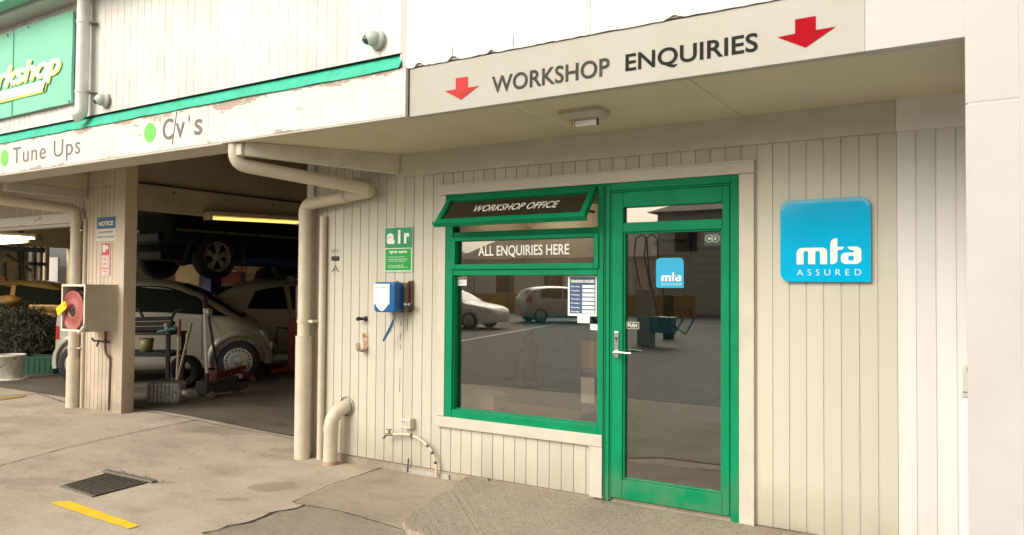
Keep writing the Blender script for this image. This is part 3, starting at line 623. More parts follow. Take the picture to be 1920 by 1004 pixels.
# interior shell
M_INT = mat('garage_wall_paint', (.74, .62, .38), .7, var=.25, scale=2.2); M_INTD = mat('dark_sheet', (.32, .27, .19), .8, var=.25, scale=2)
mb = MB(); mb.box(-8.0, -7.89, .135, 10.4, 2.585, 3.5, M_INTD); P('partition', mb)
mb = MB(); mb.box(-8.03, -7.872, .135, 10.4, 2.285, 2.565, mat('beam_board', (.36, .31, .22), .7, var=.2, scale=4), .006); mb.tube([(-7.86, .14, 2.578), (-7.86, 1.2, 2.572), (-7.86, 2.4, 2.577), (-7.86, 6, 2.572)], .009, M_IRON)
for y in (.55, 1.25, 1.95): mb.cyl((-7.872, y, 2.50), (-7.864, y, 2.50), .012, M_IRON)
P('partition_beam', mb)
mb = MB(); mb.box(-20.2, -15.5, 10.4, 10.6, -.1, 4.1, M_INT); mb.box(-15.5, -9, 10.4, 10.6, 2.8, 4.1, M_INT); mb.box(-9, .6, 10.4, 10.6, -.1, 4.1, M_INT); mb.box(-5.118, -5.0, .10, 10.4, -.05, 4.0, M_INT)  # unseen gap in the rear wall, added to let daylight into the back
# left side wall with a glazed strip and an open door
Y = [-1.1, 4.85, 5.26, 5.34, 5.86, 10.4]; XW = -20
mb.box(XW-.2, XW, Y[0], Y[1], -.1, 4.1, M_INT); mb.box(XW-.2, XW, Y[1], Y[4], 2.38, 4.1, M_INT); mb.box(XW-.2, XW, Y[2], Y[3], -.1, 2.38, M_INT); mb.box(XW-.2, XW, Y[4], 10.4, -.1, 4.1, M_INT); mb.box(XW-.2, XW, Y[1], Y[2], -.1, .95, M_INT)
mb.box(XW-.1, XW+.02, 4.97, 5.03, .95, 2.38, M_INTD); mb.box(XW-.1, XW+.02, 5.13, 5.18, .95, 2.38, M_INTD); mb.box(XW-.1, XW+.02, 4.85, 5.26, 1.92, 2.0, M_INTD)
for y in (2.2, 2.8, 3.4, 4.0, 4.6): mb.box(XW, XW+.08, y, y+.08, 0, 3.3, M_INTD)
P('garage_walls', mb)
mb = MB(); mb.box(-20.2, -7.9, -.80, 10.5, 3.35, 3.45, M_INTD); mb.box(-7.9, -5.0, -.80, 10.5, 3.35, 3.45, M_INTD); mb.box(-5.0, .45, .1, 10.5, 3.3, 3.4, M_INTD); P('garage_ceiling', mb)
mb = MB(); mb.box(-20.4, .6, -1.35, 10.9, 4.12, 4.22, M_STEEL); mb.box(-14.2, -14, -1.1, 0, 0, 4.1, M_CREAM); P('roof', mb)
mb = MB(); yg = -1.30
zg = W(0, 38, y=-1.2).z
mb.box(-14, -3.1, -1.36, -1.22, 4.03, 4.115, mat('green_gutter', (.20, .50, .36), .5), .01); mb.box(-14, .4, -1.22, YL+.06, 3.985, 4.12, M_WHITE, .004); P('gutter', mb)
# office interior
M_OFF = mat('office_wall_paint', (.38, .33, .26), .7, var=.15, scale=2)
mb = MB(); mb.box(-5.0, .3, 3.4, 3.5, 0, 2.6, M_OFF); mb.box(-5.0, -4.95, .1, 3.4, 0, 2.6, M_OFF); mb.box(.3, .35, .1, 3.4, 0, 2.6, M_OFF); mb.box(-5.0, .3, .1, 3.5, 2.45, 2.5, M_OFF)
mb.box(-5.0, .3, .1, 3.5, .0, .06, mat('office_carpet', (.055, .05, .042), .95, var=.3, scale=30)); mb.box(-5.0, -3.67, .03, .10, 0.1, 2.5, M_OFF); mb.box(-3.67, -2.27, .03, .10, .07, .47, M_OFF); mb.box(-1.355, .3, .03, .10, 0, 2.5, M_OFF); mb.box(-3.67, -1.3, .081, .10, 2.18, 2.5, M_OFF)
mb.box(-4.94, -2.4, 3.34, 3.40, .06, 1.15, mat('blue_dado', (.05, .42, .62), .6)); P('office_room', mb)
mb = MB(); mb.box(-1.95, -1.36, .45, .48, .061, .078, M_CHROME); P('floor_strip', mb)
# ================================================================ SIGNS AND FITTINGS ON THE WALLS
# mta sign
y = -.03; x0, x1, z0, z1 = -1.106, -.615, W(1550, 529, y=y).z, W(1550, 373, y=y).z
t = thing('wall_sign', 'large square blue mta ASSURED sign with rounded corners on the cream boards', 'sign', ((x0+x1)/2, -.0, z0))
mb = MB(); r = .055; mb.solid(shape2d([rrect(x0, z0, x1, z1, (r, .003, r, r), 8)]), (0, y, 0), (1, 0, 0), (0, 0, 1), (0, .026, 0), M_CYAN); mb.build('face', t)
mb = MB(); dx, dz = x1-x0, z1-z0
mta_logo(mb, x0+dx*.19, z0+dz*.213, dx*.712, dz*.31, y-.002, M_WTEXT); mb.wtext('ASSURED', x0+dx*.193, x0+dx*.90, z0+dz*.078, z0+dz*.152, y-.002, mat('pale_print', (.62, .78, .85), .4), -.006, 0, 1.75); mb.build('lettering', t)
mb = MB(); hl = mat('pale_blue_highlight', (.10, .45, .66), .15)  # highlight along the top edge, painted in as a paler strip
out = rrect(x0+.003, z0+.003, x1-.003, z1-.003, (r, .003, r-.003, r-.003), 8); inn = rrect(x0+.022, z0+.022, x1-.02, z1-.022, (r-.02, .003, r-.02, r-.02), 8); n = len(out)
seg = [i for i in range(n-1) if i > 22 or i > n-8]
mb.add([(p[0], y-.0015, p[1]) for p in out]+[(p[0], y-.0015, p[1]) for p in inn], [(i, i+1, n+i+1, n+i) for i in range(19, n-1)], hl); mb.build('border_highlight', t)
# air sign
y = -.012; x0, x1 = W(722, 430, y=y).x, W(773.5, 430, y=y).x; z0, z1 = W(748, 510, y=y).z, W(748, 426.5, y=y).z; dx, dz = x1-x0, z1-z0
t = thing('tyre_air_sign', 'green sign reading air and tyre care above the blue air unit', 'sign', ((x0+x1)/2, 0, z0))
mb = MB(); mb.box(x0, x1, y, -.001, z0, z1, mat('sign_edge_mint', (.55, .75, .55), .5), .002); mb.box(x0+.004, x1-.004, y-.002, y, z0+dz*.535, z1-.004, mat('sign_green_top', (.0, .25, .10), .35)); mb.box(x0+.008, x1-.012, y-.002, y, z0+.012, z0+dz*.515, mat('sign_green_low', (.0, .30, .035), .35)); mb.build('panel', t)
mb = MB(); yy = y-.004
for ch, a, b, lo, hi in (('a', .085, .37, .625, .87), ('i', .485, .585, .63, .945), ('r', .71, .905, .63, .865)): mb.wtext(ch, x0+dx*a, x0+dx*b, z0+dz*lo, z0+dz*hi, yy, M_WTEXT, .045)
mb.wtext('tyre care', x0+dx*.18, x0+dx*.82, z0+dz*.395, z0+dz*.48, yy, M_WTEXT, .03)
mp = mat('mint_print', (.6, .8, .6), .5)
for i, (s, w_, v) in enumerate((('•check your vehicle', .58, .315), ('owners manual for the', .68, .268), ('correct tyre pressure', .62, .218), ('•do not exceed the', .54, .125), ('recommended pressure', .70, .082))): mb.wtext(s, x0+dx*.13, x0+dx*(.15+w_), z0+dz*v, z0+dz*(v+.036), yy, mp, .012)
mb.build('lettering', t)
# blue tyre inflator unit
Yb = -.17; p0 = W(700, 585, y=Yb); x0, x1 = W(701, 560, y=Yb).x, W(736, 560, y=Yb).x; z0, z1 = W(720, 586, y=Yb).z, W(720, 529, y=Yb).z
x1 = x0+.215
t = thing('tyre_inflator', 'blue tyre inflator unit with white notice mounted on the boards below the green air sign', 'air pump', (x0+.1, 0, z0))
M_BLUE = mat('blue_plastic', (.0, .095, .30), .32, var=.08); mb = MB()
b = MB(); b.solid(shape2d([rrect(x0, z0, x1, z1, .03)]), (0, Yb, 0), (1, 0, 0), (0, 0, 1), (0, .10, 0), M_BLUE)
bm = bmesh.new(); vv = [bm.verts.new(p) for p in b.v]; [bm.faces.new([vv[i] for i in f]) for f in b.f]; bmesh.ops.remove_doubles(bm, verts=bm.verts, dist=1e-5)
ed = [e for e in bm.edges if all(abs(v.co.y-Yb) < 1e-5 for v in e.verts) and len(e.link_faces) == 2 and e.calc_face_angle(0) > .5]
bmesh.ops.bevel(bm, geom=ed, offset=.012, segments=3, profile=.5, affect='EDGES'); mb.bm(bm, M_BLUE, False); mb.build('housing', t)
mb = MB(); mb.box(x0+.04, x1+.04, -.069, -.001, z0+.0, z1-.005, mat('brown_steel', (.11, .08, .06), .6, .3, var=.4, scale=15), .006)
for dx_, dz_ in ((.12, .225), (.245, .225), (.245, .0), (.245, .055)): mb.cyl((x0+dx_, -.03, z0+dz_), (x0+dx_, -.03, z0+dz_+.02), .012, M_IRON)
mb.box(x1+.041, x1+.052, -.03, -.002, z0+.02, z1+.012, M_RUST, .003); mb.build('backing_box', t)
mb = MB(); mb.lathe([(0, .014), (.008, .02), (.022, .02), (.026, .012), (.05, .012), (.054, .018), (.07, .018), (.074, .001)], (x1+.0, -.055, z0+.06), (1, -.15, 0), M_STEEL, 14); mb.cyl((x1+.06, -.06, z0+.06), (x1+.085, -.06, z0+.052), .012, M_IRON); mb.build('valve', t)
mb = MB(); mb.box(x0+.002, x0+.165, Yb-.004, Yb-.001, z0+.062, z1-.016, M_WTEXT)
mb.wtext('FREE AIR SERVICE', x0+.018, x0+.145, z1-.046, z1-.036, Yb-.006, M_NAVY); 
for k, s in enumerate(('no charge', 'to our', 'customers')): mb.wtext(s, x0+.018, x0+.07, z1-.085-.025*k, z1-.075-.025*k, Yb-.006, mat('grey_print', (.35, .35, .4), .5))
mb.build('notice', t)
mb = MB(); a = [(x0+.02+.13*i/12, z0+.060-.05*math.sin(PI*i/12)) for i in range(13)]; mb.flat(shape2d([a]), (0, Yb-.003, 0), (1, 0, 0), (0, 0, 1), M_WTEXT); mb.build('dial', t)
mb = MB(); hp = [W(*p, y=-.10) for p in ((739, 588), (738, 600), (733, 612), (727, 624), (720, 637))]; mb.cyl((hp[0].x, -.10, z0+.005), (hp[1].x, -.10, hp[1].z), .016, M_STEEL); mb.tube(hp[1:], .011, mat('blue_hose', (.03, .12, .28), .4), 10); mb.cyl(hp[4], hp[4]+(hp[4]-hp[3])*.25, .006, M_IRON)
hp2 = [p+Vector((.012, .006, 0)) for p in hp[1:4]]; mb.tube(hp2, .006, mat('white_cable', (.6, .6, .58), .5), 8); mb.build('hose', t)
# bracket hook, spigot
t0 = W(683, 640, y=0)
mb = MB(); a = [W(684, 625, y=-.004), W(686, 650, y=-.004), W(681, 659, y=-.03), W(674, 660, y=-.06), W(671, 654, y=-.075), W(670, 645, y=-.08)]; wd = .045
L_ = [p+Vector((-wd/2, 0, 0)) for p in a]; R_ = [p+Vector((wd/2, 0, 0)) for p in a]; n = len(a)
L_[0].x -= .012; R_[0].x += .012
mb.add(L_+R_, [(i, i+1, n+i+1, n+i) for i in range(n-1)], M_RUSTP if False else mat('rusty_cream', (.45, .30, .20), .7, var=.6, scale=50)); mb.add([p+Vector((0, .006, .003)) for p in L_+R_], [(i, i+1, n+i+1, n+i) for i in range(n-1)], M_RUST)
mb.cyl(W(683, 630, y=-.0055), W(683, 630, y=-.012), .006, M_RUST)
tag(mb.build('hose_hook', loc=t0), 'rusty hooked hose bracket screwed to the boards below the blue air unit', 'hook')
p = W(686, 598, y=-.0); mb = MB(); mb.lathe([(-.005, .022), (.008, .022), (.012, .013), (.05, .013), (.055, .017), (.075, .017), (.085, .006)], (p.x, 0, p.z), (-.45, -1, 0), M_IRON, 14); mb.cyl((p.x+.02, -.03, p.z+.0), (p.x-.05, -.05, p.z), .008, M_IRON)
tag(mb.build('pipe_stub', loc=(p.x, 0, p.z)), 'short dark metal pipe stub left of the blue hose', 'pipe stub')
# stencilled block on the boards
mb = MB(); k = mat('stencil_ink', (.06, .05, .045), .7, var=.3); a = W(629, 481, y=-.002); mb.wtext('KEYS', W(622, 471, y=-.002).x, W(635, 471, y=-.002).x, W(629, 474, y=-.002).z, W(629, 468, y=-.002).z, -.002, k)
mb.box(W(623, 484, y=0).x, W(636, 484, y=0).x, -.012, .003, W(629, 489, y=0).z, W(629, 481, y=0).z, M_IRON, .002); mb.wtext('A', W(622, 505, y=-.002).x, W(636, 505, y=-.002).x, W(629, 511, y=-.002).z, W(629, 498, y=-.002).z, -.002, k, -.01)
tag(mb.build('key_slot', loc=a), 'dark key slot with stencilled lettering and an arrow on the boards beside the downpipe', 'key slot')
# damage cracks along the boards are small splits in the paint
mb = MB()
for px, ya, yb in ((764, 598, 620), (752, 600, 612), (751, 625, 640), (751, 645, 657), (750, 690, 735)):
    p, q = W(px, ya, y=-.0005), W(px-.5, yb, y=-.0005); mb.add([(p.x-.002, -.0012, p.z), (p.x+.0025, -.0012, p.z), (q.x+.002, -.0012, q.z), (q.x-.003, -.0012, q.z)], [(0, 1, 2, 3)], M_CRACK)
P('paint_split', mb, o_wall)
# socket box
p0 = W(751, 805, y=-.06); x0, x1 = p0.x, W(767, 805, y=-.06).x+.012; z0, z1 = W(757, 804, y=-.06).z, W(757, 785, y=-.06).z
t = thing('power_socket', 'cream outdoor power socket box on the boards above the curved pipe', 'socket', ((x0+x1)/2, 0, z0)); mb = MB(); mb.box(x0, x1, -.062, -.001, z0, z1, M_PIPE, .006); mb.build('box', t)
mb = MB(); mb.box(x0+.012, x1-.02, -.066, -.060, z0+.025, z1-.010, M_WHITE, .002); mb.box(x0+.022, x0+.026, -.0675, -.066, z0+.045, z0+.062, M_IRON); mb.box(x0+.042, x0+.046, -.0675, -.066, z0+.045, z0+.062, M_IRON); mb.build('faceplate', t)
mb = MB(); mb.cyl((x0-.012, -.03, z0+.03), (x0+.002, -.03, z0+.03), .008, M_IRON); mb.build('cable_gland', t)
# garden tap on a curved pipe
t = thing('water_tap', 'brass tap on a cream curved pipe with black tape by the ground', 'tap', W(818, 893, y=-.05))
pp = [W(*p, y=-.05) for p in ((737, 815), (752, 814), (768, 815.5), (783, 821), (797, 831), (808, 844), (815, 860), (818, 876), (818, 895))]
mb = MB(); mb.tube(pp, .0105, M_PIPE, 10); mb.build('pipe', t); mb = MB(); r = random.Random(3)
for i in (2, 4, 5, 6): k = r.random()*.6; a = pp[i].lerp(pp[i+1], k); mb.cyl(a, pp[i].lerp(pp[i+1], k+.28), .0118, mat('grey_tape', (.06, .055, .05), .6, var=.4), n=10)
mb.build('tape', t)
mb = MB(); a = pp[0]; br = mat('old_brass', (.20, .17, .12), .45, .7, var=.3)
mb.cyl(a, a+Vector((-.055, -.02, -.005)), .011, br); mb.cyl(a+Vector((-.03, -.01, 0)), a+Vector((-.03, -.01, .035)), .008, br); mb.bar(a+Vector((-.055, -.01, .037)), a+Vector((-.005, -.01, .037)), .012, .006, br); mb.cyl(a+Vector((-.055, -.02, -.005)), a+Vector((-.075, -.03, -.035)), .010, br); mb.build('tap', t)
mb = MB(); a = W(728, 818, y=-.05); mb.tube([W(766, 860, y=-.025), W(765, 873, y=-.025), W(764, 885, y=-.025)], .005, M_IRON); tag(mb.build('earth_lug', loc=(W(765, 873, y=0).x, 0, 0)), 'small dark pipe end at the plinth left of the curved water pipe', 'pipe end')
# vent pipe by the downpipe
t = thing('vent_pipe', 'short thick cream pipe with an elbow entering the wall beside the downpipe', 'pipe', W(620, 866, z=0))
a = W(619, 866, y=-.13, ); c0 = Vector((a.x, -.13, 0)); top = W(625, 780, y=-.13)
mb = MB(); zt = top.z-.05; mb.cyl((c0.x, -.13, .03), (c0.x+.005, -.13, zt-.04), .058, M_PIPE, n=24); mb.cyl((c0.x+.004, -.13, zt-.08), (c0.x+.004, -.13, zt-.03), .062, M_PIPE, n=24)
mb.tube([(c0.x+.005, -.13, zt-.04), (c0.x+.012, -.125, zt+.02), (c0.x+.03, -.10, zt+.07), (c0.x+.05, -.05, zt+.105), (c0.x+.06, .0, zt+.115)], .059, M_PIPE, 20); mb.lathe([(0, .08), (.012, .075)], (c0.x+.062, -.014, zt+.115), (0, 1, 0), M_DARK, 20); mb.build('pipe', t)
mb = MB(); mb.cyl((c0.x, -.13, -.01), (c0.x, -.13, .03), .060, M_TERRA, n=24); mb.build('base_collar', t)
# downpipe at the office corner
t = thing('downpipe', 'cream downpipe with long sloping offset under the canopy at the office corner', 'downpipe', W(575, 857, z=0))
xp = W(577, 857, z=0).x; yp = -.10; xt = W(590, 385, y=yp).x
mb = MB(); zj = W(583, 632, y=yp).z; zt = W(590, 383, y=yp).z
mb.cyl((xp, yp, -.01), (xp, yp, zj), .068, M_PIPE, n=22); mb.cyl((xp, yp, zj), (xp, yp, zj+.004), .072, M_PIPE, n=22)
mb.cyl((xp, yp, zj), (xp, yp, zt-.03), .054, M_PIPE, n=22); mb.cyl((xp, yp, zt-.16), (xp, yp, zt-.05), .058, M_PIPE, n=22); mb.build('lower_pipe', t)
mb = MB(); e = W(702, 357, y=-.085); f = W(441, 308, y=-1.03)
A_ = Vector((xp, yp, zt)); E_ = Vector((e.x, -.085, e.z)); F_ = Vector((f.x, -1.03, f.z))
def fillet(p, q, r, rad, n=6):
    d1 = (p-q).normalized(); d2 = (r-q).normalized(); a = q+d1*rad; b = q+d2*rad; return [a.lerp(q, i/n).lerp(q.lerp(b, i/n), i/n) for i in range(n+1)]
path = [Vector((xp, yp, zt-.08))]+fillet(Vector((xp, yp, zt-.08)), A_, E_, .06)+[A_.lerp(E_, .5)]+fillet(A_, E_, F_, .09)+[E_.lerp(F_, .5)]+fillet(E_, F_, F_+Vector((0, 0, .2)), .09)+[F_+Vector((0, 0, .16))]
mb.tube(path, .052, M_PIPE, 18); a = A_.lerp(E_, .55); b = A_.lerp(E_, .62); mb.cyl(a, b, .057, M_PIPE, n=18); a = E_.lerp(F_, .06); b = E_.lerp(F_, .15); mb.cyl(a, b, .057, M_PIPE, n=18); mb.build('offset_pipe', t)
mb = MB()
for z in (W(583, 603, y=yp).z, ): mb.cyl((xp, yp, z-.012), (xp, yp, z+.012), .060, M_PIPE, n=20); mb.box(xp, xp+.11, yp-.01, -.001, z-.012, z+.012, M_PIPE, .003)
mb.build('bracket', t); mb = MB()
c = W(672, 352, y=-.06); mb.box(c.x-.012, c.x+.012, -.14, -.001, c.z+.045, c.z+.075, M_PIPE); mb.build('bracket', t)
mb = MB(); mb.cyl((xp+.145, -.032, .0), (xp+.145, -.032, zt-.1), .030, M_PIPE, n=14); tag(mb.build('conduit', loc=(xp+.145, -.03, 0)), 'thin cream conduit running up the boards behind the corner downpipe', 'conduit')
# downpipe at the pillar
t = thing('downpipe', 'cream downpipe running down the pillar behind the hose reel box', 'downpipe', W(143, 766, z=.1)); x2 = -8.76; y2 = -.05
mb = MB(); zj = W(147, 672, y=y2).z; mb.cyl((x2, y2, .06), (x2, y2, zj), .072, M_PIPE, n=20); mb.cyl((x2, y2, zj), (x2, y2, 2.22), .058, M_PIPE, n=20); mb.cyl((x2, y2, 2.13), (x2, y2, 2.2), .064, M_PIPE, n=20)
mb.tube([(x2, y2, 2.2), (x2, y2-.005, 2.26), (x2, y2-.03, 2.298), (x2, y2-.08, 2.31), (x2, -.5, 2.325), (x2, -.98, 2.345), (x2, -1.03, 2.37), (x2, -1.045, 2.42), (x2, -1.045, 2.5)], .056, M_PIPE, 16); mb.build('pipe', t)
for z in (W(152, 432, y=y2).z, W(145, 653, y=y2).z):
    mb = MB(); mb.cyl((x2, y2, z-.012), (x2, y2, z+.012), .066, M_PIPE, n=18); mb.box(x2, x2+.12, y2-.005, -.001, z-.008, z+.008, M_PIPE); mb.build('bracket', t)
mb = MB(); mb.cyl((x2+.115, -.012, .1), (x2+.115, -.012, 2.2), .022, M_PIPE, n=12); tag(mb.build('conduit', loc=(x2+.115, -.01, .1)), 'thin cream conduit fixed to the pillar right of its downpipe', 'conduit')
# upper downpipe
t = thing('downpipe', 'white downpipe on the upper wall right of the large green sign', 'downpipe', W(150, 226, y=-1.15)); a = W(153, 100, y=-1.14)
mb = MB(); xu = a.x; zb2 = W(150, 218, y=-1.14).z; mp = mat('white_pipe_paint', (.74, .74, .70), .45); mb.cyl((xu, -1.13, zb2+.06), (xu, -1.13, 4.05), .052, mp, n=20)
mb.tube([(xu, -1.13, zb2+.07), (xu, -1.135, zb2+.03), (xu-.01, -1.16, zb2), (xu-.03, -1.19, zb2-.02)], .053, mp, 16); mb.build('pipe', t)
for py in (41, 171):
    mb = MB(); z = W(158, py, y=-1.14).z; mb.cyl((xu, -1.13, z-.01), (xu, -1.13, z+.01), .058, mp, n=18); mb.box(xu, xu+.10, -1.125, -1.055, z-.006, z+.006, M_STEEL); mb.build('bracket', t)
# large green sign
ys = -1.092; xr = -6.955; zt = W(138, 19, y=ys).z; zb2 = W(132, 193, y=ys).z; xl = -10.6
t = thing('workshop_sign', 'large green metal sign with white slanted lettering on the upper wall', 'sign', ((xr+xl)/2, ys, zb2))
mb = MB(); n = 40; SG = mat('sign_green_metal', (.20, .59, .41), .34, var=.06, scale=1.5); r = random.Random(6); vs = []
for i in range(n+1):
    x = xl+(xr-xl)*i/n
    for j in range(9): z = zb2+(zt-zb2)*j/8; vs.append((x, ys-.004*math.sin(i*1.1)*(1 if j in (0, 8) else .3)-.002*math.sin(i*.6+j), z))
mb.add(vs, [(i*9+j, (i+1)*9+j, (i+1)*9+j+1, i*9+j+1) for i in range(n) for j in range(8)], SG, True); mb.box(xl, xr, ys+.004, ys+.02, zb2, zt, SG); 
for x in (-8.0, ): mb.box(x-.0015, x+.0015, ys-.0075, ys, zb2, zt, SG)
mb.build('panel', t)
mb = MB(); zz = lambda px, py: W(px, py, y=ys-.01).z; xx = lambda px, py: W(px, py, y=ys-.01).x
xe = xx(113, 115); zlo = zz(105, 141); zhi = zz(109, 104); yl = ys-.010
visw = xe-xx(-8, 170)
x_s = xe-visw*1.52; MY = mat('lime_lettering', (.62, .75, .16), .5)
hb = zz(66, 112); lo2 = zz(94, 153)
for off, m_, yy in ((.024, MY, yl), (0, M_WTEXT, yl-.002)): mb.wtext('Workshop', x_s+off, xe+off, lo2-off*.7, hb+.02-off*.5, yy, m_, .02, .28, .95)
zl = zz(78, 164); 
def para(xa, xb, z, h, sh, m_, yy): mb.add([(xa, yy, z), (xb, yy, z), (xb+sh, yy, z+h), (xa+sh, yy, z+h)], [(0, 1, 2, 3)], m_)
xb = xx(80, 168); zl = zz(76, 170); para(xl+.4, xb+.03, zl-.025, .085, .03, MY, yl); para(xl+.4, xb, zl, .085, .03, M_WTEXT, yl-.002)
mb.add([(xb+.0, yl, zl-.02), (xb+.05, yl, zl-.02), (xb+.15, yl, zl+.24), (xb+.10, yl, zl+.24)], [(0, 1, 2, 3)], MY); mb.add([(xb-.03, yl-.001, zl+.02), (xb+.02, yl-.001, zl+.02), (xb+.11, yl-.001, zl+.24), (xb+.06, yl-.001, zl+.24)], [(0, 1, 2, 3)], M_WTEXT)
mb.build('lettering', t)
for px, py in ((52, 49), (13, 64), (137, 21), (128, 188)): p = W(px, py, y=ys-.006); mb = MB(); mb.cyl((p.x, ys-.008, p.z-.01), (p.x, ys-.001, p.z-.01), .012, M_STEEL, n=8); mb.build('screw', t)
# dome spotlights
for (px, py, lb) in ((707, 77, 'round white spotlight on the upper boards near the corner trim'), (198, 190, 'round white spotlight on the upper boards right of the upper downpipe')):
    p = W(px, py, y=-1.06); t = thing('spotlight', lb, 'spotlight', (p.x, -1.05, p.z), 0, 'spotlights on the upper wall'); ax = Vector((-.28, -1, .12)).normalized(); o = Vector((p.x+.01, -1.052, p.z)); mw = mat('aged_white_enamel', (.50, .56, .50), .4)
    mb = MB(); mb.lathe([(0, .001), (0, .062), (.01, .066), (.022, .06), (.032, .05), (.04, .047)], o, ax, mw, 24); mb.build('base', t)
    mb = MB(); mb.lathe([(.036, .050), (.05, .052), (.066, .047), (.082, .034), (.095, .017), (.10, .001)], o, ax, mw, 24); mb.build('shade', t)
    mb = MB(); q = o+ax*.068+Vector((-.020, 0, -.010)); mb.lathe([(0, .033), (.013, .032), (.028, .02), (.037, .006), (.039, .001)], q, Vector((-.45, -.85, -.18)), mat('dark_green_lens', (.03, .08, .065), .3), 18); mb.build('lens', t)
# canopy light
c = W(1095, 212, z=2.51); cx = c.x; t = thing('ceiling_light', 'old square batten light fitting with a bare tube on the canopy soffit', 'ceiling light', (cx, c.y, 2.525))
MF = mat('aged_plastic', (.50, .46, .38), .45, var=.12, scale=12); mb = MB(); lx = (W(1135, 205, z=2.51).x-W(1053, 215, z=2.51).x)/2*.92
b = bmesh.new(); q0 = [(-lx, -.075, 2.525), (lx, -.075, 2.525), (lx, .075, 2.525), (-lx, .075, 2.525)]; q1 = [(-lx*1.02, -.08, 2.50), (lx*1.02, -.08, 2.50), (lx*1.02, .08, 2.50), (-lx*1.02, .08, 2.50)]; q2 = [(-lx*.9, -.06, 2.47), (lx*.9, -.06, 2.47), (lx*.9, .06, 2.47), (-lx*.9, .06, 2.47)]
vs = [(cx+a, c.y+b_, z) for q in (q0, q1, q2) for a, b_, z in q]; mb.add(vs, [(i, (i+1) % 4, 4+(i+1) % 4, 4+i) for i in range(4)]+[(4+i, 4+(i+1) % 4, 8+(i+1) % 4, 8+i) for i in range(4)]+[(8, 9, 10, 11), (3, 2, 1, 0)], MF); mb.build('housing', t)
mb = MB(); mb.cyl((cx-lx*.35, c.y-.02, 2.435), (cx+lx*.75, c.y-.02, 2.435), .009, M_WTEXT); mb.cyl((cx-lx*.35, c.y-.02, 2.452), (cx+lx*.75, c.y-.02, 2.452), .009, M_WTEXT); mb.box(cx+lx*.74, cx+lx*.78, c.y-.03, c.y-.01, 2.424, 2.463, M_IRON); mb.build('tube', t)
mb = MB(); mb.box(cx-lx*.65, cx-lx*.48, c.y-.035, c.y-.005, 2.42, 2.472, mat('yellowed_plastic', (.5, .42, .15), .5), .004); mb.box(cx-lx*.46, cx-lx*.36, c.y-.035, c.y-.005, 2.415, 2.472, MF, .003); mb.build('lamp_holder', t)
# grate
zc = .0; Q = [Vector(W(*p, z=.0)) for p in ((116, 915), (176, 933), (283, 905), (203, 890))]
t = thing('drain_grate', 'dark cast iron drain grate sunk in the concrete behind the yellow line', 'drain grate', (Q[0]+Q[2])/2); A0, B0, C0, D0 = Q
mb = MB(); mg = mat('grate_iron', (.19, .17, .14), .6, .1, var=.35, scale=40)
def hgt(p): return Vector((p.x, p.y, gz(p.x, p.y)))
mb.add([hgt(p)+Vector((0, 0, .004)) for p in (A0, B0, C0, D0)], [(0, 1, 2, 3)], M_DARK); mb.build('pit_shade_sheet', t)  # flat dark sheet stands in for the shade below the bars
mb = MB()
for i in range(10):
    k = (i+.4)/9.8; a = hgt(A0.lerp(B0, k)); b = hgt(D0.lerp(C0, k)); mb.bar(a+Vector((0, 0, .012)), b+Vector((0, 0, .006)), .013, .010, mg)
for a, b in ((A0, B0), (D0, C0)): mb.bar(hgt(a)+Vector((0, 0, .009)), hgt(b)+Vector((0, 0, .004)), .025, .012, mg)
mb.build('bars', t); mb = MB(); e = (C0-D0).normalized(); mb.bar(hgt(D0)-e*.04+Vector((0, 0, .014)), hgt(C0)+e*.04+Vector((0, 0, .010)), .05, .018, mg, bev=.004); r = random.Random(5)
for i in range(14): p = hgt((D0-e*.05).lerp(C0+e*.08, r.random()))+Vector((r.uniform(-.04, .04), r.uniform(-.0, .06), .012)); mb.ball(p, r.uniform(.008, .02), M_PATCH, (1, 1, .6), 6)
mb.build('end_bar', t)
# notice, fire sticker
yn = -.008; x0, x1 = W(181, 430, y=yn).x, W(217.5, 430, y=yn).x; z0, z1 = W(199, 452.5, y=yn).z, W(199, 406, y=yn).z; dx, dz = x1-x0, z1-z0
t = thing('notice_sign', 'blue and white NOTICE sign on the pillar boards', 'sign', ((x0+x1)/2, 0, z0)); mb = MB(); mb.solid(shape2d([rrect(x0, z0, x1, z1, .012)]), (0, yn, 0), (1, 0, 0), (0, 0, 1), (0, .007, 0), mat('sign_cream', (.72, .68, .58), .45)); mb.box(x0+.008, x1-.008, yn-.0015, yn, z0+dz*.50, z1-.008, mat('sign_blue', (.02, .10, .24), .4)); mb.build('panel', t)
mb = MB(); mb.wtext('NOTICE', x0+dx*.12, x0+dx*.86, z0+dz*.63, z0+dz*.80, yn-.003, M_WTEXT, .04); mb.wtext('ALL VISITORS MUST', x0+dx*.10, x0+dx*.86, z0+dz*.315, z0+dz*.405, yn-.003, M_LETTER); mb.wtext('REPORT TO SITE OFFICE', x0+dx*.05, x0+dx*.94, z0+dz*.12, z0+dz*.21, yn-.003, M_LETTER); mb.build('lettering', t)
x0, x1 = W(188.5, 480, y=yn).x, W(206.5, 480, y=yn).x; z0, z1 = W(197, 517, y=yn).z, W(197, 454, y=yn).z; dx, dz = x1-x0, z1-z0
t = thing('fire_hose_sign', 'narrow faded red and white fire hose sign under the NOTICE sign', 'sign', ((x0+x1)/2, 0, z0)); mb = MB(); mb.box(x0, x1, yn, -.001, z0, z1, mat('faded_pink_white', (.70, .55, .50), .5, var=.25, scale=40)); mb.build('panel', t)
mb = MB(); mr = mat('faded_sign_red', (.62, .08, .09), .5, var=.3, scale=60); mb.box(x0+dx*.12, x1-dx*.08, yn-.0015, yn, z0+dz*.60, z1-dz*.04, mr)
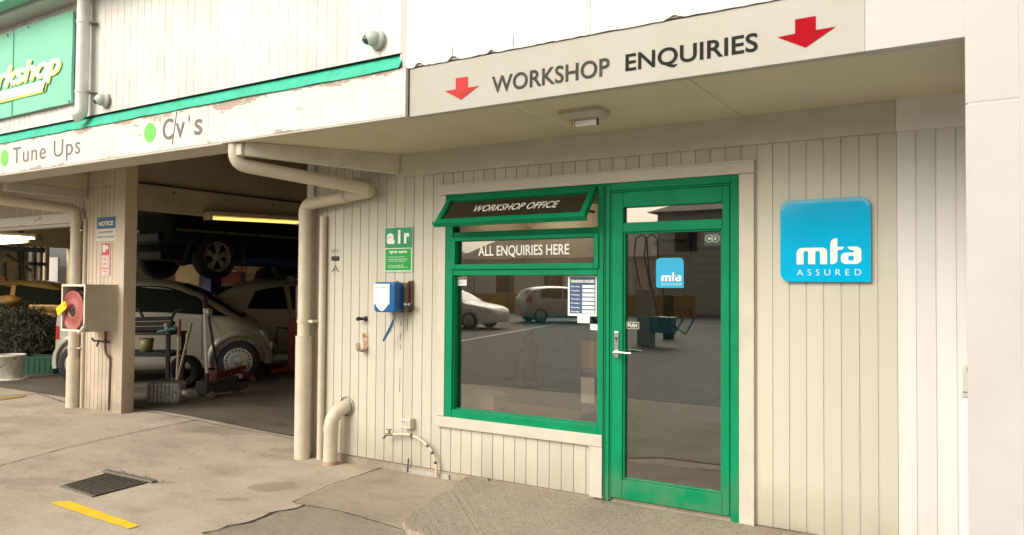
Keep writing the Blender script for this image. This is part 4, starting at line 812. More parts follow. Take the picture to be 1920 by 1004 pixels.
mb.box(x0+dx*.25, x0+dx*.52, yn-.003, yn-.0015, z0+dz*.70, z0+dz*.92, M_WTEXT); mb.cyl((x0+dx*.68, yn-.0015, z0+dz*.83), (x0+dx*.68, yn-.003, z0+dz*.83), dx*.13, M_WTEXT); r = random.Random(8)
for k in range(9): z = z0+dz*(.03+.06*k); mb.box(x0+dx*.02, x0+dx*.10, yn-.002, yn, z, z+dz*.03, mr); mb.box(x1-dx*.10, x1-dx*.02, yn-.002, yn, z, z+dz*.03, mr)
for v, a in ((.47, .1), (.33, .2), (.20, .35), (.10, .2)): mb.box(x0+dx*(.5-a/1.2), x0+dx*(.5+a/1.2), yn-.002, yn, z0+dz*v, z0+dz*(v+.025), mr)
mb.build('print', t)
# fire hose reel cabinet
xa, xb = W(117, 570, y=-.36).x, W(161, 570, y=-.36).x; zt = W(140, 533.5, y=-.36).z; zb2 = W(140, 622, y=-.36).z
xc = W(221, 570, y=0).x
t = thing('fire_hose_cabinet', 'open cream fire hose cabinet with a red reel on the pillar', 'fire hose cabinet', (xb, 0, zb2)); Yc = -.36
# open front faces -y; the side towards the camera is the plain right side
xa = W(116, 575, y=Yc).x; xb = W(160, 575, y=Yc).x
mb = MB(); mc = mat('cabinet_paint', (.52, .46, .36), .6, var=.15, scale=8); me_ = mat('cabinet_edge', (.72, .66, .56), .55)
mb.box(xb-.02, xb, Yc, -.001, zb2, zt, mc); mb.box(xa, xa+.02, Yc, -.001, zb2, zt, mc); mb.box(xa+.02, xb-.02, Yc, -.001, zt-.02, zt, mc); mb.box(xa+.02, xb-.02, Yc, -.001, zb2, zb2+.02, mc); mb.box(xa+.02, xb-.02, -.03, -.001, zb2+.02, zt-.02, mat('cabinet_inside', (.16, .12, .09), .7, var=.3))
mb.box(xa, xb, Yc-.006, Yc, zt-.022, zt, me_); mb.box(xa, xb, Yc-.006, Yc, zb2, zb2+.022, me_); mb.box(xa, xa+.022, Yc-.006, Yc, zb2+.022, zt-.022, me_); mb.box(xb-.022, xb, Yc-.006, Yc, zb2+.022, zt-.022, me_); mb.build('cabinet', t)
rc = W(144, 583, y=Yc+.06); R0 = (zt-zb2)*.43; mrr = mat('reel_red', (.36, .095, .075), .4, var=.15, coat=.1); mb = MB()
o = Vector((rc.x, Yc+.02, rc.z)); ax = Vector((0.0, 1, 0)); mb.lathe([(.0, R0*.30), (-.012, R0*.34), (-.006, R0*.42), (.006, R0*.60), (.004, R0*.85), (-.008, R0*.93), (-.008, R0*.98), (.01, R0), (.02, R0*.97), (.015, R0*.8)], o, ax, mrr, 40); mb.lathe([(.20, R0*.3), (.20, R0)], o, ax, mrr, 36); mb.build('reel', t)
mb = MB(); mb.lathe([(.01, .001), (-.004, R0*.16), (.0, R0*.3), (.05, R0*.3)], o, ax, M_IRON, 24); mb.cyl(o+Vector((.0, -.012, R0*.1)), o+Vector((0, .0, R0*.1)), .012, M_RUST); mb.build('hub', t)
mb = MB(); 
for k in range(3): mb.lathe([(.03+.05*k+.025*math.cos(a), R0*.86+.025*math.sin(a)) for a in lin(0, 2*PI, 10)], o, ax, M_RUST if k % 2 else M_BLACK, 30)
mb.build('hose', t)
mb = MB(); a = W(160, 611, y=Yc-.02); b = W(147, 626, y=Yc-.03); mb.tube([a, a.lerp(b, .4), a.lerp(b, .6), b], .0, mat('nozzle_grey', (.55, .53, .48), .4), 12, rs=[.02, .02, .013, .016]); mb.build('nozzle', t)
p = W(115, 578, y=Yc-.03); mb = MB(); mb.X = Matrix.Translation(p) @ Matrix.Rotation(-.45, 4, 'Y'); mb.solid(shape2d([rrect(-.10, -.045, .10, .045, (.0, .03, .03, .0)), [(.075+.012*math.cos(a), .012*math.sin(a)) for a in lin(0, 2*PI, 10)[:-1]]]), (0, 0, 0), (1, 0, 0), (0, 0, 1), (0, .004, 0), M_YTAG if False else mat('yellow_tag', (.85, .55, .01), .45)); mb.X = None; tg = mb.build('inspection_tag', t)
# supply pipe with tap below the cabinet
t = thing('standpipe', 'thin brown water pipe with a small tap running down the pillar below the hose cabinet', 'pipe', W(205, 770, y=-.03)); mb = MB(); mbr = mat('brown_pipe', (.13, .075, .06), .5, var=.25)
mb.tube([W(198, 620, y=-.03), W(197.5, 655, y=-.03), W(199, 664, y=-.03), W(206, 673, y=-.03), W(207, 680, y=-.03), W(204, 770, y=-.03)], .014, mbr, 10); mb.build('pipe', t)
mb = MB(); a = W(198, 640, y=-.03); mb.cyl(a+Vector((.07, 0, -.01)), a+Vector((-.12, -.03, .0)), .010, M_IRON); mb.tube([a+Vector((-.08, -.03, 0)), a+Vector((-.14, -.05, -.0)), a+Vector((-.16, -.06, .03))], .010, M_IRON); mb.cyl(a+Vector((-.08, -.03, 0)), a+Vector((-.10, -.04, -.06)), .009, M_IRON); mb.lathe([(-.02, .018), (.02, .018)], a, (0, 0, 1), M_IRON, 12); mb.build('tap', t)
# white meter box at the right end
mb = MB(); x0 = W(1805, 710, y=-.05).x; z0, z1 = W(1812, 735, y=-.05).z, W(1812, 685, y=-.05).z; t = thing('meter_box', 'pale grey switch box with a white duct below, half hidden by the right column', 'switch box', (x0+.1, 0, z0))
mb.box(x0, x0+.20, -.06, -.001, z0, z1, mat('pale_grey_plastic', (.55, .53, .47), .5), .004); mb.build('box', t); mb = MB(); mb.bar((x0+.02, -.0615, z1-.01), (x0+.035, -.0615, z0+.01), .003, .004, M_IRON); mb.build('cover_gap', t)
mb = MB(); mb.box(x0+.004, x0+.19, -.055, -.001, .06, z0-.03, mat('white_duct', (.74, .76, .78), .45), .004); mb.box(x0-.004, x0+.2, -.06, -.001, z0-.03, z0-.004, M_WHITE, .003); mb.build('duct', t)
# ================================================================ VEHICLES
def interp(pts):
    xs = [p[0] for p in pts]; ys = [p[1] for p in pts]; n = len(pts)
    ms = [((ys[min(i+1, n-1)]-ys[max(i-1, 0)])/(xs[min(i+1, n-1)]-xs[max(i-1, 0)])) for i in range(n)]
    def f(x):
        if x <= xs[0]: return ys[0]
        if x >= xs[-1]: return ys[-1]
        i = next(k for k in range(n-1) if xs[k+1] >= x); h = xs[i+1]-xs[i]; t = (x-xs[i])/h
        return ys[i]*(1+2*t)*(1-t)**2+h*ms[i]*t*(1-t)**2+ys[i+1]*t*t*(3-2*t)+h*ms[i+1]*t*t*(t-1)
    return f
M_DGLASS = mat('tinted_car_glass', (.012, .016, .014), .1, var=0, spec=.3)
M_TAIL = mat('red_lamp_lens', (.42, .015, .015), .15, var=.1); M_HEAD = mat('clear_lamp_lens', (.62, .62, .58), .12, var=.08)
M_PLATE = mat('number_plate', (.70, .70, .66), .4); M_TYRE = mat('tyre_rubber', (.02, .02, .02), .75, var=.25, scale=30)
def paint(name, col, metal=.0, rough=.35): return mat(name, col, rough, metal, var=.05, scale=3, coat=.5)
def wheel(car, x, y, r, wd, style, m, sgn):
    mb = MB(); R = r; h = wd/2; mb.lathe([(-h, R*.66), (-h*1.0, R*.86), (-h*.75, R*.98), (-h*.3, R), (h*.3, R), (h*.75, R*.98), (h, R*.86), (h, R*.66)], (x, y, R), (0, sgn, 0), M_TYRE, 36)
    w_ = mb.build('wheel', car, local=True)
    mb = MB(); o = Vector((x, y, R)); ax = (0, sgn, 0)
    if style == 'hubcap':
        mb.lathe([(h*.55, .68*R), (h*.98, R*.69), (h*1.05, R*.64), (h*1.02, R*.60)], o, ax, m, 36); mb.lathe([(h*1.02, R*.50), (h*1.12, R*.44), (h*1.15, R*.30), (h*1.10, R*.27), (h*1.18, R*.24), (h*1.2, .001)], o, ax, m, 36)
        mb.lathe([(h*.8, R*.62), (h*.8, R*.4)], o, ax, M_DARK, 30)
        for i in range(20):
            a = 2*PI*i/20; da = .10; P0 = lambda rr, aa, hh: o+Vector((rr*math.cos(aa), sgn*hh, rr*math.sin(aa))); mb.add([P0(R*.48, a-da, h*1.04), P0(R*.48, a+da, h*1.04), P0(R*.62, a+da+.08, h*1.03), P0(R*.62, a-da+.08, h*1.03)], [(0, 1, 2, 3)], m)
    else:
        mb.lathe([(h*.2, R*.64), (h*.95, R*.69), (h*1.0, R*.66), (h*.9, R*.60), (h*.2, R*.56)], o, ax, m, 36); mb.lathe([(h*.15, R*.62), (h*.15, .001)], o, ax, M_DARK, 24); mb.lathe([(h*.5, R*.2), (h*.95, R*.17), (h*1.0, R*.08), (h*1., .001)], o, ax, m, 20)
        for i in range(5):
            for da in (-.16, .16):
                a = 2*PI*i/5+.3; p = o+Vector((R*.14*math.cos(a), sgn*h*.85, R*.14*math.sin(a))); q = o+Vector((R*.62*math.cos(a+da), sgn*h*.9, R*.62*math.sin(a+da))); mb.bar(p, q, R*.12, h*.25, m, upv=(0, sgn, 0))
    mb.build('rim', w_, local=True); return w_
def make_car(name, label, cat, loc, rot, top, wid, belt, Hm, body, wheels, r=.3, track=.7, style='alloy', rimm=None, tumble=.22, bot=.2, group=None, sides=(), screens=(), tails=(), heads=(), rr=.16, plates=True, mirror=None, handles=(), flare=0, seams=(), wheel_skip=()):
    t = thing(name, label, cat, loc, rot, group); T, Wd, Bl = interp(top), interp(wid), interp(belt); xa, xb = top[0][0], top[-1][0]; L = xb-xa
    def zb(x): e = min(x-xa, xb-x); return bot+.10*max(0, 1-e/.5)**2
    def half(x, z):
        w_ = Wd(x); zt = T(x); b0 = zb(x); bl = Bl(x)
        if z <= bl: k = (z-b0)/max(.05, bl-b0); s = .91+.09*math.sin(min(1, k*1.2)*PI/2)
        else: s = 1-tumble*(z-bl)/max(.1, Hm-bl)
        q = min(rr, (zt-b0)*.5)
        if z > zt-q: k = min(1, (z-(zt-q))/q); s *= max(0, 1-k**2.6)**(1/2.2)
        return w_*s
    n = 64; m_ = 20; xs = [xa+L*(.5-.5*math.cos(PI*i/n)) for i in range(n+1)]; vs = []; fs = []
    for x in xs:
        b0, zt = zb(x), T(x); ring = []
        for j in range(m_+1): k = j/m_; z = b0+(zt-b0)*(1-(1-k)**1.7); ring.append((half(x, z), z))
        vs += [(x, a, z) for a, z in ring]+[(x, -a, z) for a, z in reversed(ring[:-1])]
    K = 2*m_+1
    for i in range(n):
        for j in range(K): fs.append((i*K+j, i*K+(j+1) % K, (i+1)*K+(j+1) % K, (i+1)*K+j))
    fs += [tuple(range(K)), tuple(reversed(range(n*K, n*K+K)))]
    mb = MB(); mb.add(vs, fs, body, True); bo = mb.build('body', t, local=True)
    cut = MB()
    for wx in wheels:
        for s in (1, -1): cut.cyl((wx, s*(track-.16), r), (wx, s*(track+.6), r), r*1.2, M_DARK, n=28)
    me = cut.build('cut'); bm = bmesh.new(); bm.from_mesh(me.data); bmesh.ops.remove_doubles(bm, verts=bm.verts, dist=1e-4); bmesh.ops.recalc_face_normals(bm, faces=bm.faces); bm.to_mesh(me.data); bm.free()
    bm = bmesh.new(); bm.from_mesh(bo.data); bmesh.ops.remove_doubles(bm, verts=bm.verts, dist=1e-5); bmesh.ops.recalc_face_normals(bm, faces=bm.faces); bm.to_mesh(bo.data); bm.free()
    bo.data.materials.append(M_DARK)
    md = bo.modifiers.new('b', 'BOOLEAN'); md.object = me; md.operation = 'DIFFERENCE'; md.solver = 'EXACT'
    dg = bpy.context.evaluated_depsgraph_get(); nm = bpy.data.meshes.new_from_object(bo.evaluated_get(dg)); bo.modifiers.clear(); bo.data = nm; bpy.data.objects.remove(me)
    for p in nm.polygons:
        p.use_smooth = True
    def sidep(lo, hi, s, off=.006, nx=18, nz=6):
        lo_, hi_ = interp(lo), interp(hi); x0, x1 = lo[0][0], lo[-1][0]; h0, h1 = hi[0][0], hi[-1][0]; v = []
        for i in range(nx+1):
            k = i/nx; xl = x0+(x1-x0)*k; xh = h0+(h1-h0)*k; zl, zh = lo_(xl), hi_(xh)
            for j in range(nz+1): u = j/nz; x = xl+(xh-xl)*u; z = zl+(zh-zl)*u; v.append((x, s*(half(x, z)+off), z))
        return v, [(i*(nz+1)+j, (i+1)*(nz+1)+j, (i+1)*(nz+1)+j+1, i*(nz+1)+j+1) for i in range(nx) for j in range(nz)]
    for lo, hi in sides:
        for s in (1, -1): mb = MB(); mb.add(*sidep(lo, hi, s), M_DGLASS, True); mb.build('window', t, local=True)
    for x0, x1, f in screens:
        v = []; nx = 12; ny = 12
        for i in range(nx+1):
            x = x0+(x1-x0)*i/nx; dz = (T(x+.01)-T(x-.01))/.02; nn = Vector((-dz, 0, 1)).normalized()
            for j in range(ny+1):
                y = (2*j/ny-1)*f*Wd(x)*(1-tumble*max(0, T(x)-Bl(x))/max(.1, Hm-Bl(x))); lo, hi = max(zb(x), T(x)-rr), T(x)
                for _ in range(22):
                    mid = (lo+hi)/2
                    if half(x, mid) > abs(y): lo = mid
                    else: hi = mid
                v.append((x+nn.x*.008, y, lo+nn.z*.008))
        mb = MB(); mb.add(v, [(i*(ny+1)+j, (i+1)*(ny+1)+j, (i+1)*(ny+1)+j+1, i*(ny+1)+j+1) for i in range(nx) for j in range(ny)], M_DGLASS, True); mb.build('windscreen' if x0 > 0 else 'rear_window', t, local=True)
    for nm_, lst, mm in (('tail_light', tails, M_TAIL), ('headlight', heads, M_HEAD)):
        for x0, x1, z0, z1 in lst:
            for s in (1, -1):
                mb = MB(); mb.add(*sidep([(x0, z0), (x1, z0)], [(x0, z1), (x1, z1)], s, .008, 8, 3), mm, True); mb.build(nm_, t, local=True)
    if plates:
        for e, sg in ((xa, -1), (xb, 1)): mb = MB(); mb.box(e-.015, e+.02*sg, -.2, .2, zb(e)+.12, zb(e)+.22, M_PLATE, .004); mb.build('number_plate', t, local=True)
    mb = MB()
    for x in seams:
        for s in (1, -1): mb.add(*sidep([(x, bot+.12), (x+.008, bot+.12)], [(x, Bl(x)), (x+.008, Bl(x))], s, .002, 1, 8), M_DARK)
    if seams: mb.build('door_seam', t, local=True)
    for x, z in handles:
        for s in (1, -1): mb = MB(); yh = half(x, z); mb.box(x-.09, x+.07, s*(yh-.005), s*(yh+.025), z-.014, z+.014, body, .008); mb.build('door_handle', t, local=True)
    if mirror:
        for s in (1, -1): mb = MB(); yh = half(*mirror); mb.ball((mirror[0], s*(yh+.09), mirror[1]+.03), .085, M_BLACK if rimm is None else body, (.6, 1, .75)); mb.build('wing_mirror', t, local=True)
    if flare:
        for wx in wheels:
            for s in (1, -1):
                mb = MB(); v = []; k = 22
                for i in range(k+1):
                    a = PI*(-.06+1.12*i/k)
                    for (rf, yo) in ((1.17, .02), (1.20, .055), (1.30, .065), (1.44, .045), (1.52, -.02)):
                        x = wx+r*rf*math.cos(a); z = r+r*rf*math.sin(a); v.append((x, s*(half(max(xa+.02, min(xb-.02, x)), min(z, Bl(x)))+yo*flare), z))
                mb.add(v, [(i*5+j, (i+1)*5+j, (i+1)*5+j+1, i*5+j+1) for i in range(k) for j in range(4)], body, True); mb.build('fender', t, local=True)
    for wx in wheels:
        for s in (1, -1): wheel(t, wx, s*(track), r, .19, style, rimm or M_STEEL, s)
    return t
A32 = math.atan2(RT.y, RT.x)
def car_at(px, py, z, wx, track, heading, side=-1, mirror=False, d=None):
    """car origin so that the wheel wx on the given side (left +1, right -1) stands at that pixel's floor point"""
    p = W(px, py, z=z) if d is None else W(px, py, d=d)
    if mirror: p = Vector((p.x, .07-p.y, p.z))
    f = Vector((math.cos(heading), math.sin(heading), 0)); l = Vector((-f.y, f.x, 0)); q = p-f*wx-l*side*track; q.z = z; return q
M_SILVER = paint('silver_car_paint', (.43, .41, .35), .12, .34); M_OLIVE = paint('olive_grey_car_paint', (.42, .385, .28), .05); M_GOLD = paint('gold_car_paint', (.33, .225, .085), .2)
M_DGREEN = mat('dark_green_car_paint', (.004, .009, .007), .4, var=.05, spec=.25); M_CARWHITE = paint('white_car_paint', (.75, .74, .72)); M_SILVER2 = paint('pale_silver_car_paint', (.45, .45, .46), .4)
M_RIM = mat('wheel_silver', (.42, .41, .38), .38, .5, var=.1)
hd = math.radians(47)
make_car('hatchback', 'small silver hatchback with round wheel arches parked inside the garage, nose to the right', 'car', car_at(447, 716, .1, 1.21, .72, hd), hd,
    [(-1.2, .70), (-1.18, .92), (-1.12, 1.12), (-.98, 1.30), (-.62, 1.43), (-.2, 1.46), (.3, 1.42), (.6, 1.32), (.85, 1.18), (1.3, .90), (1.45, .80), (1.56, .64), (1.62, .48)],
    [(-1.2, .50), (-1.14, .64), (-.95, .79), (0, .815), (1.0, .79), (1.3, .66), (1.5, .46), (1.62, .26)], [(-1.62, .85), (-1, .97), (0, .97), (1.0, .91), (1.62, .75)], 1.46, M_SILVER, (-.80, 1.21), .29, .70, 'hubcap', M_RIM, .26, .20,
    sides=[([(-.42, 1.0), (.3, .985), (1.06, .93)], [(-.40, 1.34), (.2, 1.345), (.62, 1.21)]), ([(-.92, 1.02), (-.7, 1.0), (-.5, 1.0)], [(-.82, 1.22), (-.7, 1.29), (-.48, 1.33)])], screens=[(.42, 1.25, .80), (-1.13, -.9, .7)],
    tails=[(-1.185, -1.10, .62, .80)], heads=[(1.32, 1.52, .52, .70)], handles=[(-.32, .80)], mirror=(.82, .96), flare=1., seams=(-.45, .72))
hb = math.radians(76)
bt = make_car('beetle_car', 'olive grey rounded vintage car with small oval rear window parked behind the silver hatchback', 'car', Vector(W(514, 700, d=13.5).xy.to_3d())+Vector((0, 0, .1)), hb,
    [(-2.0, .42), (-1.9, .62), (-1.6, .90), (-1.2, 1.18), (-.8, 1.37), (-.3, 1.48), (.1, 1.50), (.45, 1.44), (.62, 1.30), (.85, 1.02), (1.2, .96), (1.6, .82), (1.9, .62), (2.0, .42)],
    [(-2.0, .25), (-1.8, .48), (-1.4, .60), (-.7, .68), (.3, .68), (1.0, .62), (1.6, .48), (2.0, .25)], [(-2.0, .7), (-1, .95), (0, .97), (1, .95), (2.0, .7)], 1.5, M_OLIVE, (-1.2, 1.2), .31, .66, 'hubcap', M_RIM, .22, .22,
    sides=[([(-.82, 1.0), (-.5, .985), (-.12, .98)], [(-.66, 1.27), (-.45, 1.32), (-.14, 1.36)]), ([(-.04, .98), (.3, .98), (.62, .99)], [(-.04, 1.36), (.2, 1.36), (.44, 1.30)])], screens=[(.52, .80, .78), (-1.22, -.86, .42)], tails=[(-1.85, -1.76, .55, .68)], heads=[(1.62, 1.8, .6, .74)], handles=[(.02, .88)], flare=2.2, seams=(-.08, .7), rr=.22)
hs_ = math.radians(88)
sp = W(400, 482, d=12.3); SZ = sp.z-.36
so_ = car_at(400, 482, SZ, -1.35, .74, hs_, -1, d=12.3)
suv = make_car('off_roader', 'dark green off-roader raised high on the blue garage hoist', 'car', so_, hs_,
    [(-2.25, 1.02), (-2.22, 1.3), (-2.15, 1.62), (-2.0, 1.76), (-1.4, 1.80), (.1, 1.78), (.5, 1.66), (1.05, 1.14), (1.3, 1.10), (1.9, 1.02), (2.15, .92), (2.25, .7)],
    [(-2.25, .80), (-2.1, .86), (0, .89), (1.8, .86), (2.25, .70)], [(-2.25, 1.08), (0, 1.08), (2.25, .95)], 1.8, M_DGREEN, (-1.35, 1.35), .36, .76, 'alloy', M_RIM, .16, .42,
    sides=[([(-1.95, 1.14), (-1.2, 1.14)], [(-1.85, 1.66), (-1.2, 1.68)]), ([(-1.1, 1.14), (-.25, 1.14)], [(-1.1, 1.68), (-.25, 1.68)]), ([(-.17, 1.14), (.85, 1.14)], [(-.17, 1.68), (.42, 1.60)])], screens=[(.55, 1.0, .84)], tails=[(-2.2, -2.08, .98, 1.3)], heads=[(2.0, 2.2, .78, .95)], handles=[(-1.0, .98), (-.05, .98)], mirror=(.75, 1.15), flare=.5, seams=(-1.15, -.21, .95), rr=.14)
for s in (1, -1):
    mb = MB(); mb.bar((-2.30, -.85, .62), (-2.30, .85, .62), .10, .14, M_DGREEN, bev=.02) if s > 0 else mb.bar((-2.1, s*.91, .74), (2.1, s*.91, .74), .012, .035, mat('dull_chrome', (.4, .4, .34), .3, .9)); mb.build('bumper' if s > 0 else 'side_moulding', suv, local=True)
mb = MB(); mb.box(-2.0, 2.0, -.35, .35, .30, .45, M_BLACK, .03); mb.cyl((-1.35, -.7, .36), (-1.35, .7, .36), .05, M_IRON); mb.cyl((1.35, -.7, .36), (1.35, .7, .36), .05, M_IRON); mb.ball((-1.35, .1, .36), .14, M_IRON); mb.build('chassis', suv, local=True)
ht = A32+math.radians(30)
wag = lambda: dict(top=[(-2.3, .62), (-2.28, .85), (-2.2, .98), (-1.8, 1.02), (-1.55, 1.08), (-1.0, 1.38), (-.4, 1.45), (.2, 1.43), (.6, 1.28), (1.15, .98), (1.6, .90), (2.1, .78), (2.28, .60), (2.3, .48)],
    wid=[(-2.3, .62), (-2.1, .80), (-1, .87), (.5, .88), (1.8, .82), (2.15, .7), (2.3, .5)], belt=[(-2.3, .9), (0, .93), (1.4, .90), (2.3, .7)], Hm=1.45,
    sides=[([(-1.35, .99), (-.35, .97)], [(-.98, 1.30), (-.35, 1.36)]), ([(-.27, .97), (1.0, .95)], [(-.27, 1.36), (.52, 1.24)])], screens=[(.62, 1.1, .82), (-1.5, -1.05, .78)], tails=[(-2.25, -2.0, .72, .9)], heads=[(1.95, 2.2, .58, .74)], handles=[(-.5, .82), (.5, .82)], mirror=(.8, .98), seams=(-.31, .9, -1.2))
def sedan(name, label, loc, rot, body, group=None):
    k = wag(); return make_car(name, label, 'car', loc, rot, k['top'], k['wid'], k['belt'], k['Hm'], body, (-1.32, 1.35), .31, .76, 'alloy', M_RIM, .26, .2, group, k['sides'], k['screens'], k['tails'], k['heads'], .14, True, k['mirror'], k['handles'], .6, k['seams'])
lp = W(75, 640, d=16.0); sedan('saloon_car', 'gold saloon car parked deep in the left garage bay behind the heap', Vector((lp.x, lp.y, .1)), A32+math.radians(18), M_GOLD)
sl = sedan('saloon_car', 'white saloon car parked across the forecourt, reflected in the office window', car_at(880, 618, 0, 1.35, .76, 0.12, -1, True), -.12, M_CARWHITE)
p = W(880, 618, z=0); p = Vector((p.x, .07-p.y, 0)); f = Vector((math.cos(-.12), math.sin(-.12), 0)); l = Vector((-f.y, f.x, 0)); sl.location = p-f*1.35-l*.76
p = W(1012, 606, z=0); p = Vector((p.x, .07-p.y, 0)); a = -math.radians(50); f = Vector((math.cos(a), math.sin(a), 0)); l = Vector((-f.y, f.x, 0))
make_car('hatchback', 'pale silver five door hatchback parked across the forecourt, reflected in the office window', 'car', p+f*1.3-l*.74, a,
    [(-2.0, .75), (-1.97, 1.0), (-1.85, 1.2), (-1.6, 1.42), (-1.1, 1.52), (-.3, 1.54), (.3, 1.48), (.7, 1.32), (1.2, 1.05), (1.5, .95), (1.85, .82), (2.05, .62), (2.1, .48)],
    [(-2.0, .62), (-1.8, .78), (-1, .85), (.5, .86), (1.6, .78), (2.1, .5)], [(-2.0, 1.0), (0, .98), (1.4, .92), (2.1, .7)], 1.54, M_SILVER2, (-1.3, 1.3), .31, .74, 'alloy', M_RIM, .24, .2,
    sides=[([(-1.3, 1.04), (-.35, 1.01)], [(-1.25, 1.40), (-.35, 1.43)]), ([(-.27, 1.01), (1.05, .98)], [(-.27, 1.43), (.55, 1.31)])], screens=[(.65, 1.15, .82), (-1.85, -1.55, .75)], tails=[(-1.92, -1.66, .85, 1.15)], heads=[(1.7, 1.95, .62, .8)], handles=[(-.5, .88), (.45, .88)], mirror=(.85, 1.02), seams=(-.31, .95))
# ================================================================ GARAGE EQUIPMENT
def gp(px, py, z=.1): return W(px, py, z=z)
RX, FX = Vector((RT.x, RT.y, 0)).normalized(), Vector((DIR.x, DIR.y, 0)).normalized()   # along / into the view at floor level, used as working directions in the bay
def rot_to(mb, o, a): mb.X = Matrix.Translation(Vector(o)) @ Matrix.Rotation(a, 4, 'Z'); return mb
# hoist
M_HBLUE = mat('hoist_blue', (.02, .06, .20), .4, var=.15)
f = Vector((math.cos(hs_), math.sin(hs_), 0)); l = Vector((-f.y, f.x, 0)); so3 = Vector((so_.x, so_.y, 0))
t = thing('car_hoist', 'blue two-post car hoist holding up the dark green off-roader', 'hoist', so3+Vector((0, 0, .1)))
pa = W(396, 560, d=13.2); pb_ = Vector((pa.x, pa.y, 0))+f*.6
for k, s in enumerate((1, )):
    q = Vector((pa.x, pa.y, .1)); mb = MB(); mb.box(q.x-.13, q.x+.13, q.y-.11, q.y+.11, .1, 3.2, M_HBLUE, .01); mb.build('post', t); mb = MB(); mb.box(q.x-.14, q.x-.132, q.y-.06, q.y+.0, 1.55, 1.9, mat('decal_cream', (.5, .42, .3), .5)); mb.build('decal', t); mb = MB(); mb.box(q.x-.3, q.x+.3, q.y-.3, q.y+.3, .1, .12, M_HBLUE); mb.build('base_plate', t)
q2 = so3-l*1.25; mb = MB(); mb.box(q2.x+1.4-.13, q2.x+1.4+.13, q2.y+1.3-.11, q2.y+1.3+.11, .1, 3.2, M_HBLUE, .01); mb.build('post', t)
for s in (1, -1):
    mb = MB(); a = so3+l*s*.62-f*1.0; b = so3+l*s*.62+f*1.6; mb.bar((a.x, a.y, SZ+.33), (b.x, b.y, SZ+.33), .16, .13, M_HBLUE, bev=.01); mb.build('arm', t)
# fluorescent lamps
def tube_lamp(label, a, b, grp=None, st=1.0, two=True, tc=(1., .70, .17)):
    a, b = Vector(a), Vector(b); t = thing('fluorescent_lamp', label, 'lamp', (a+b)/2, 0, 'fluorescent lamps in the workshop'); mb = MB(); mb.bar(a+Vector((0, 0, .05)), b+Vector((0, 0, .05)), .13, .05, mat('lamp_batten', (.4, .36, .28), .5), bev=.008); e = (b-a).normalized()
    for p in (a, b): mb.bar(p-e*.02+Vector((0, 0, .02)), p+e*.02+Vector((0, 0, .02)), .12, .09, mat('lamp_batten', (0, 0, 0)))
    mb.build('batten', t); s = e.cross(Vector((0, 0, 1)))*.035
    for k in ((-1, 1) if two else (0,)): mb = MB(); mb.cyl(a+s*k+e*.02, b+s*k-e*.02, .016,  emit('lamp_tube_'+str(len(MATS)), tc, st), n=10); mb.build('tube', t)
tube_lamp('lit yellow twin fluorescent lamp below the beam in the middle garage bay', W(390, 409, x=-7.80), W(560, 418, x=-7.80))
tube_lamp('lit fluorescent lamp hanging in the left garage bay', W(72, 448, d=13), W(-90, 438, d=13.8), st=25, tc=(1., .82, .5))
tube_lamp('lower lit fluorescent lamp hanging in the left garage bay', W(52, 453, d=13.6), W(-90, 462, d=13.0), st=25, tc=(1., .82, .5))
# ribbed silver tank
o = gp(312, 757); t = thing('metal_tank', 'ribbed grimy silver fuel tank lying on the garage floor by the pillar', 'tank', o, A32); L, H, Dp = .37, .26, .20; mt = mat('grimy_aluminium', (.38, .37, .34), .5, .45, var=.55, scale=35, bump=.3)
mb = MB(); vs = []; n = 34
prof = rrect(-Dp/2, 0, Dp/2, H, .045, 5); K = len(prof)
for i in range(n+1):
    x = -L/2+L*i/n; e = min(i, n-i)/n; sc = 1-.10*max(0, 1-e*14)**2 + (.018 if (i % 4 < 2 and 1 < i < n-1) else -.012); vs += [(x, p[0]*sc, H/2+(p[1]-H/2)*sc) for p in prof]
mb.add(vs, [(i*K+j, i*K+(j+1) % K, (i+1)*K+(j+1) % K, (i+1)*K+j) for i in range(n) for j in range(K)]+[tuple(range(K)), tuple(range(n*K, n*K+K))], mt); mb.build('shell', t, local=True)
mb = MB(); mb.cyl((L/2-.005, 0, H*.5), (L/2+.04, -.01, H*.46), .03, M_WTEXT); mb.build('cap', t, local=True); mb = MB(); mb.tube([(-.08, 0, H-.01), (-.07, 0, H+.02), (.07, 0, H+.02), (.08, 0, H-.01)], .008, M_STEEL); mb.build('handle', t, local=True)
# dark tool trolley with loose metalwork
o = gp(290, 735); t = thing('tool_trolley', 'dark cluttered tool trolley standing behind the ribbed silver tank', 'trolley', o, A32); mi_ = mat('black_iron', (.018, .017, .015), .85, var=.3)
mb = MB(); mb.box(-.46, .30, -.25, .25, .47, .52, mi_, .006); mb.build('shelf', t, local=True); mb = MB(); mb.box(-.46, .30, -.26, .26, .74, .77, mat('trolley_green', (.025, .03, .015), .8, var=.3), .006); mb.build('tray', t, local=True)
for x in (-.42, .26):
    for y in (-.22, .22): mb = MB(); mb.box(x-.022, x+.022, y-.022, y+.022, 0, .76, mi_, .003); mb.build('leg', t, local=True)
mb = MB(); mb.tube([(.28, -.2, .75), (.29, -.2, .95), (.33, -.2, 1.03), (.42, -.2, 1.06)], .018, mi_); mb.build('handle', t, local=True)
for k, (x, z) in enumerate(((-.1, .80), (-.02, .86), (.0, .92))):
    mb = MB(); q = Matrix.Translation(o) @ Matrix.Rotation(A32, 4, 'Z'); a = q @ Vector((-.48, -.12+.06*k, z)); b = q @ Vector((.30-.05*k, -.1+.05*k, z+.02)); mb.bar(a, b, .10, .05, mi_, bev=.006); tag(mb.build('metal_bar', loc=(a+b)/2), ('lowest', 'middle', 'topmost')[k]+' black metal bar lying across the dark tool trolley', 'metal bar', 'metal bars on the tool trolley')
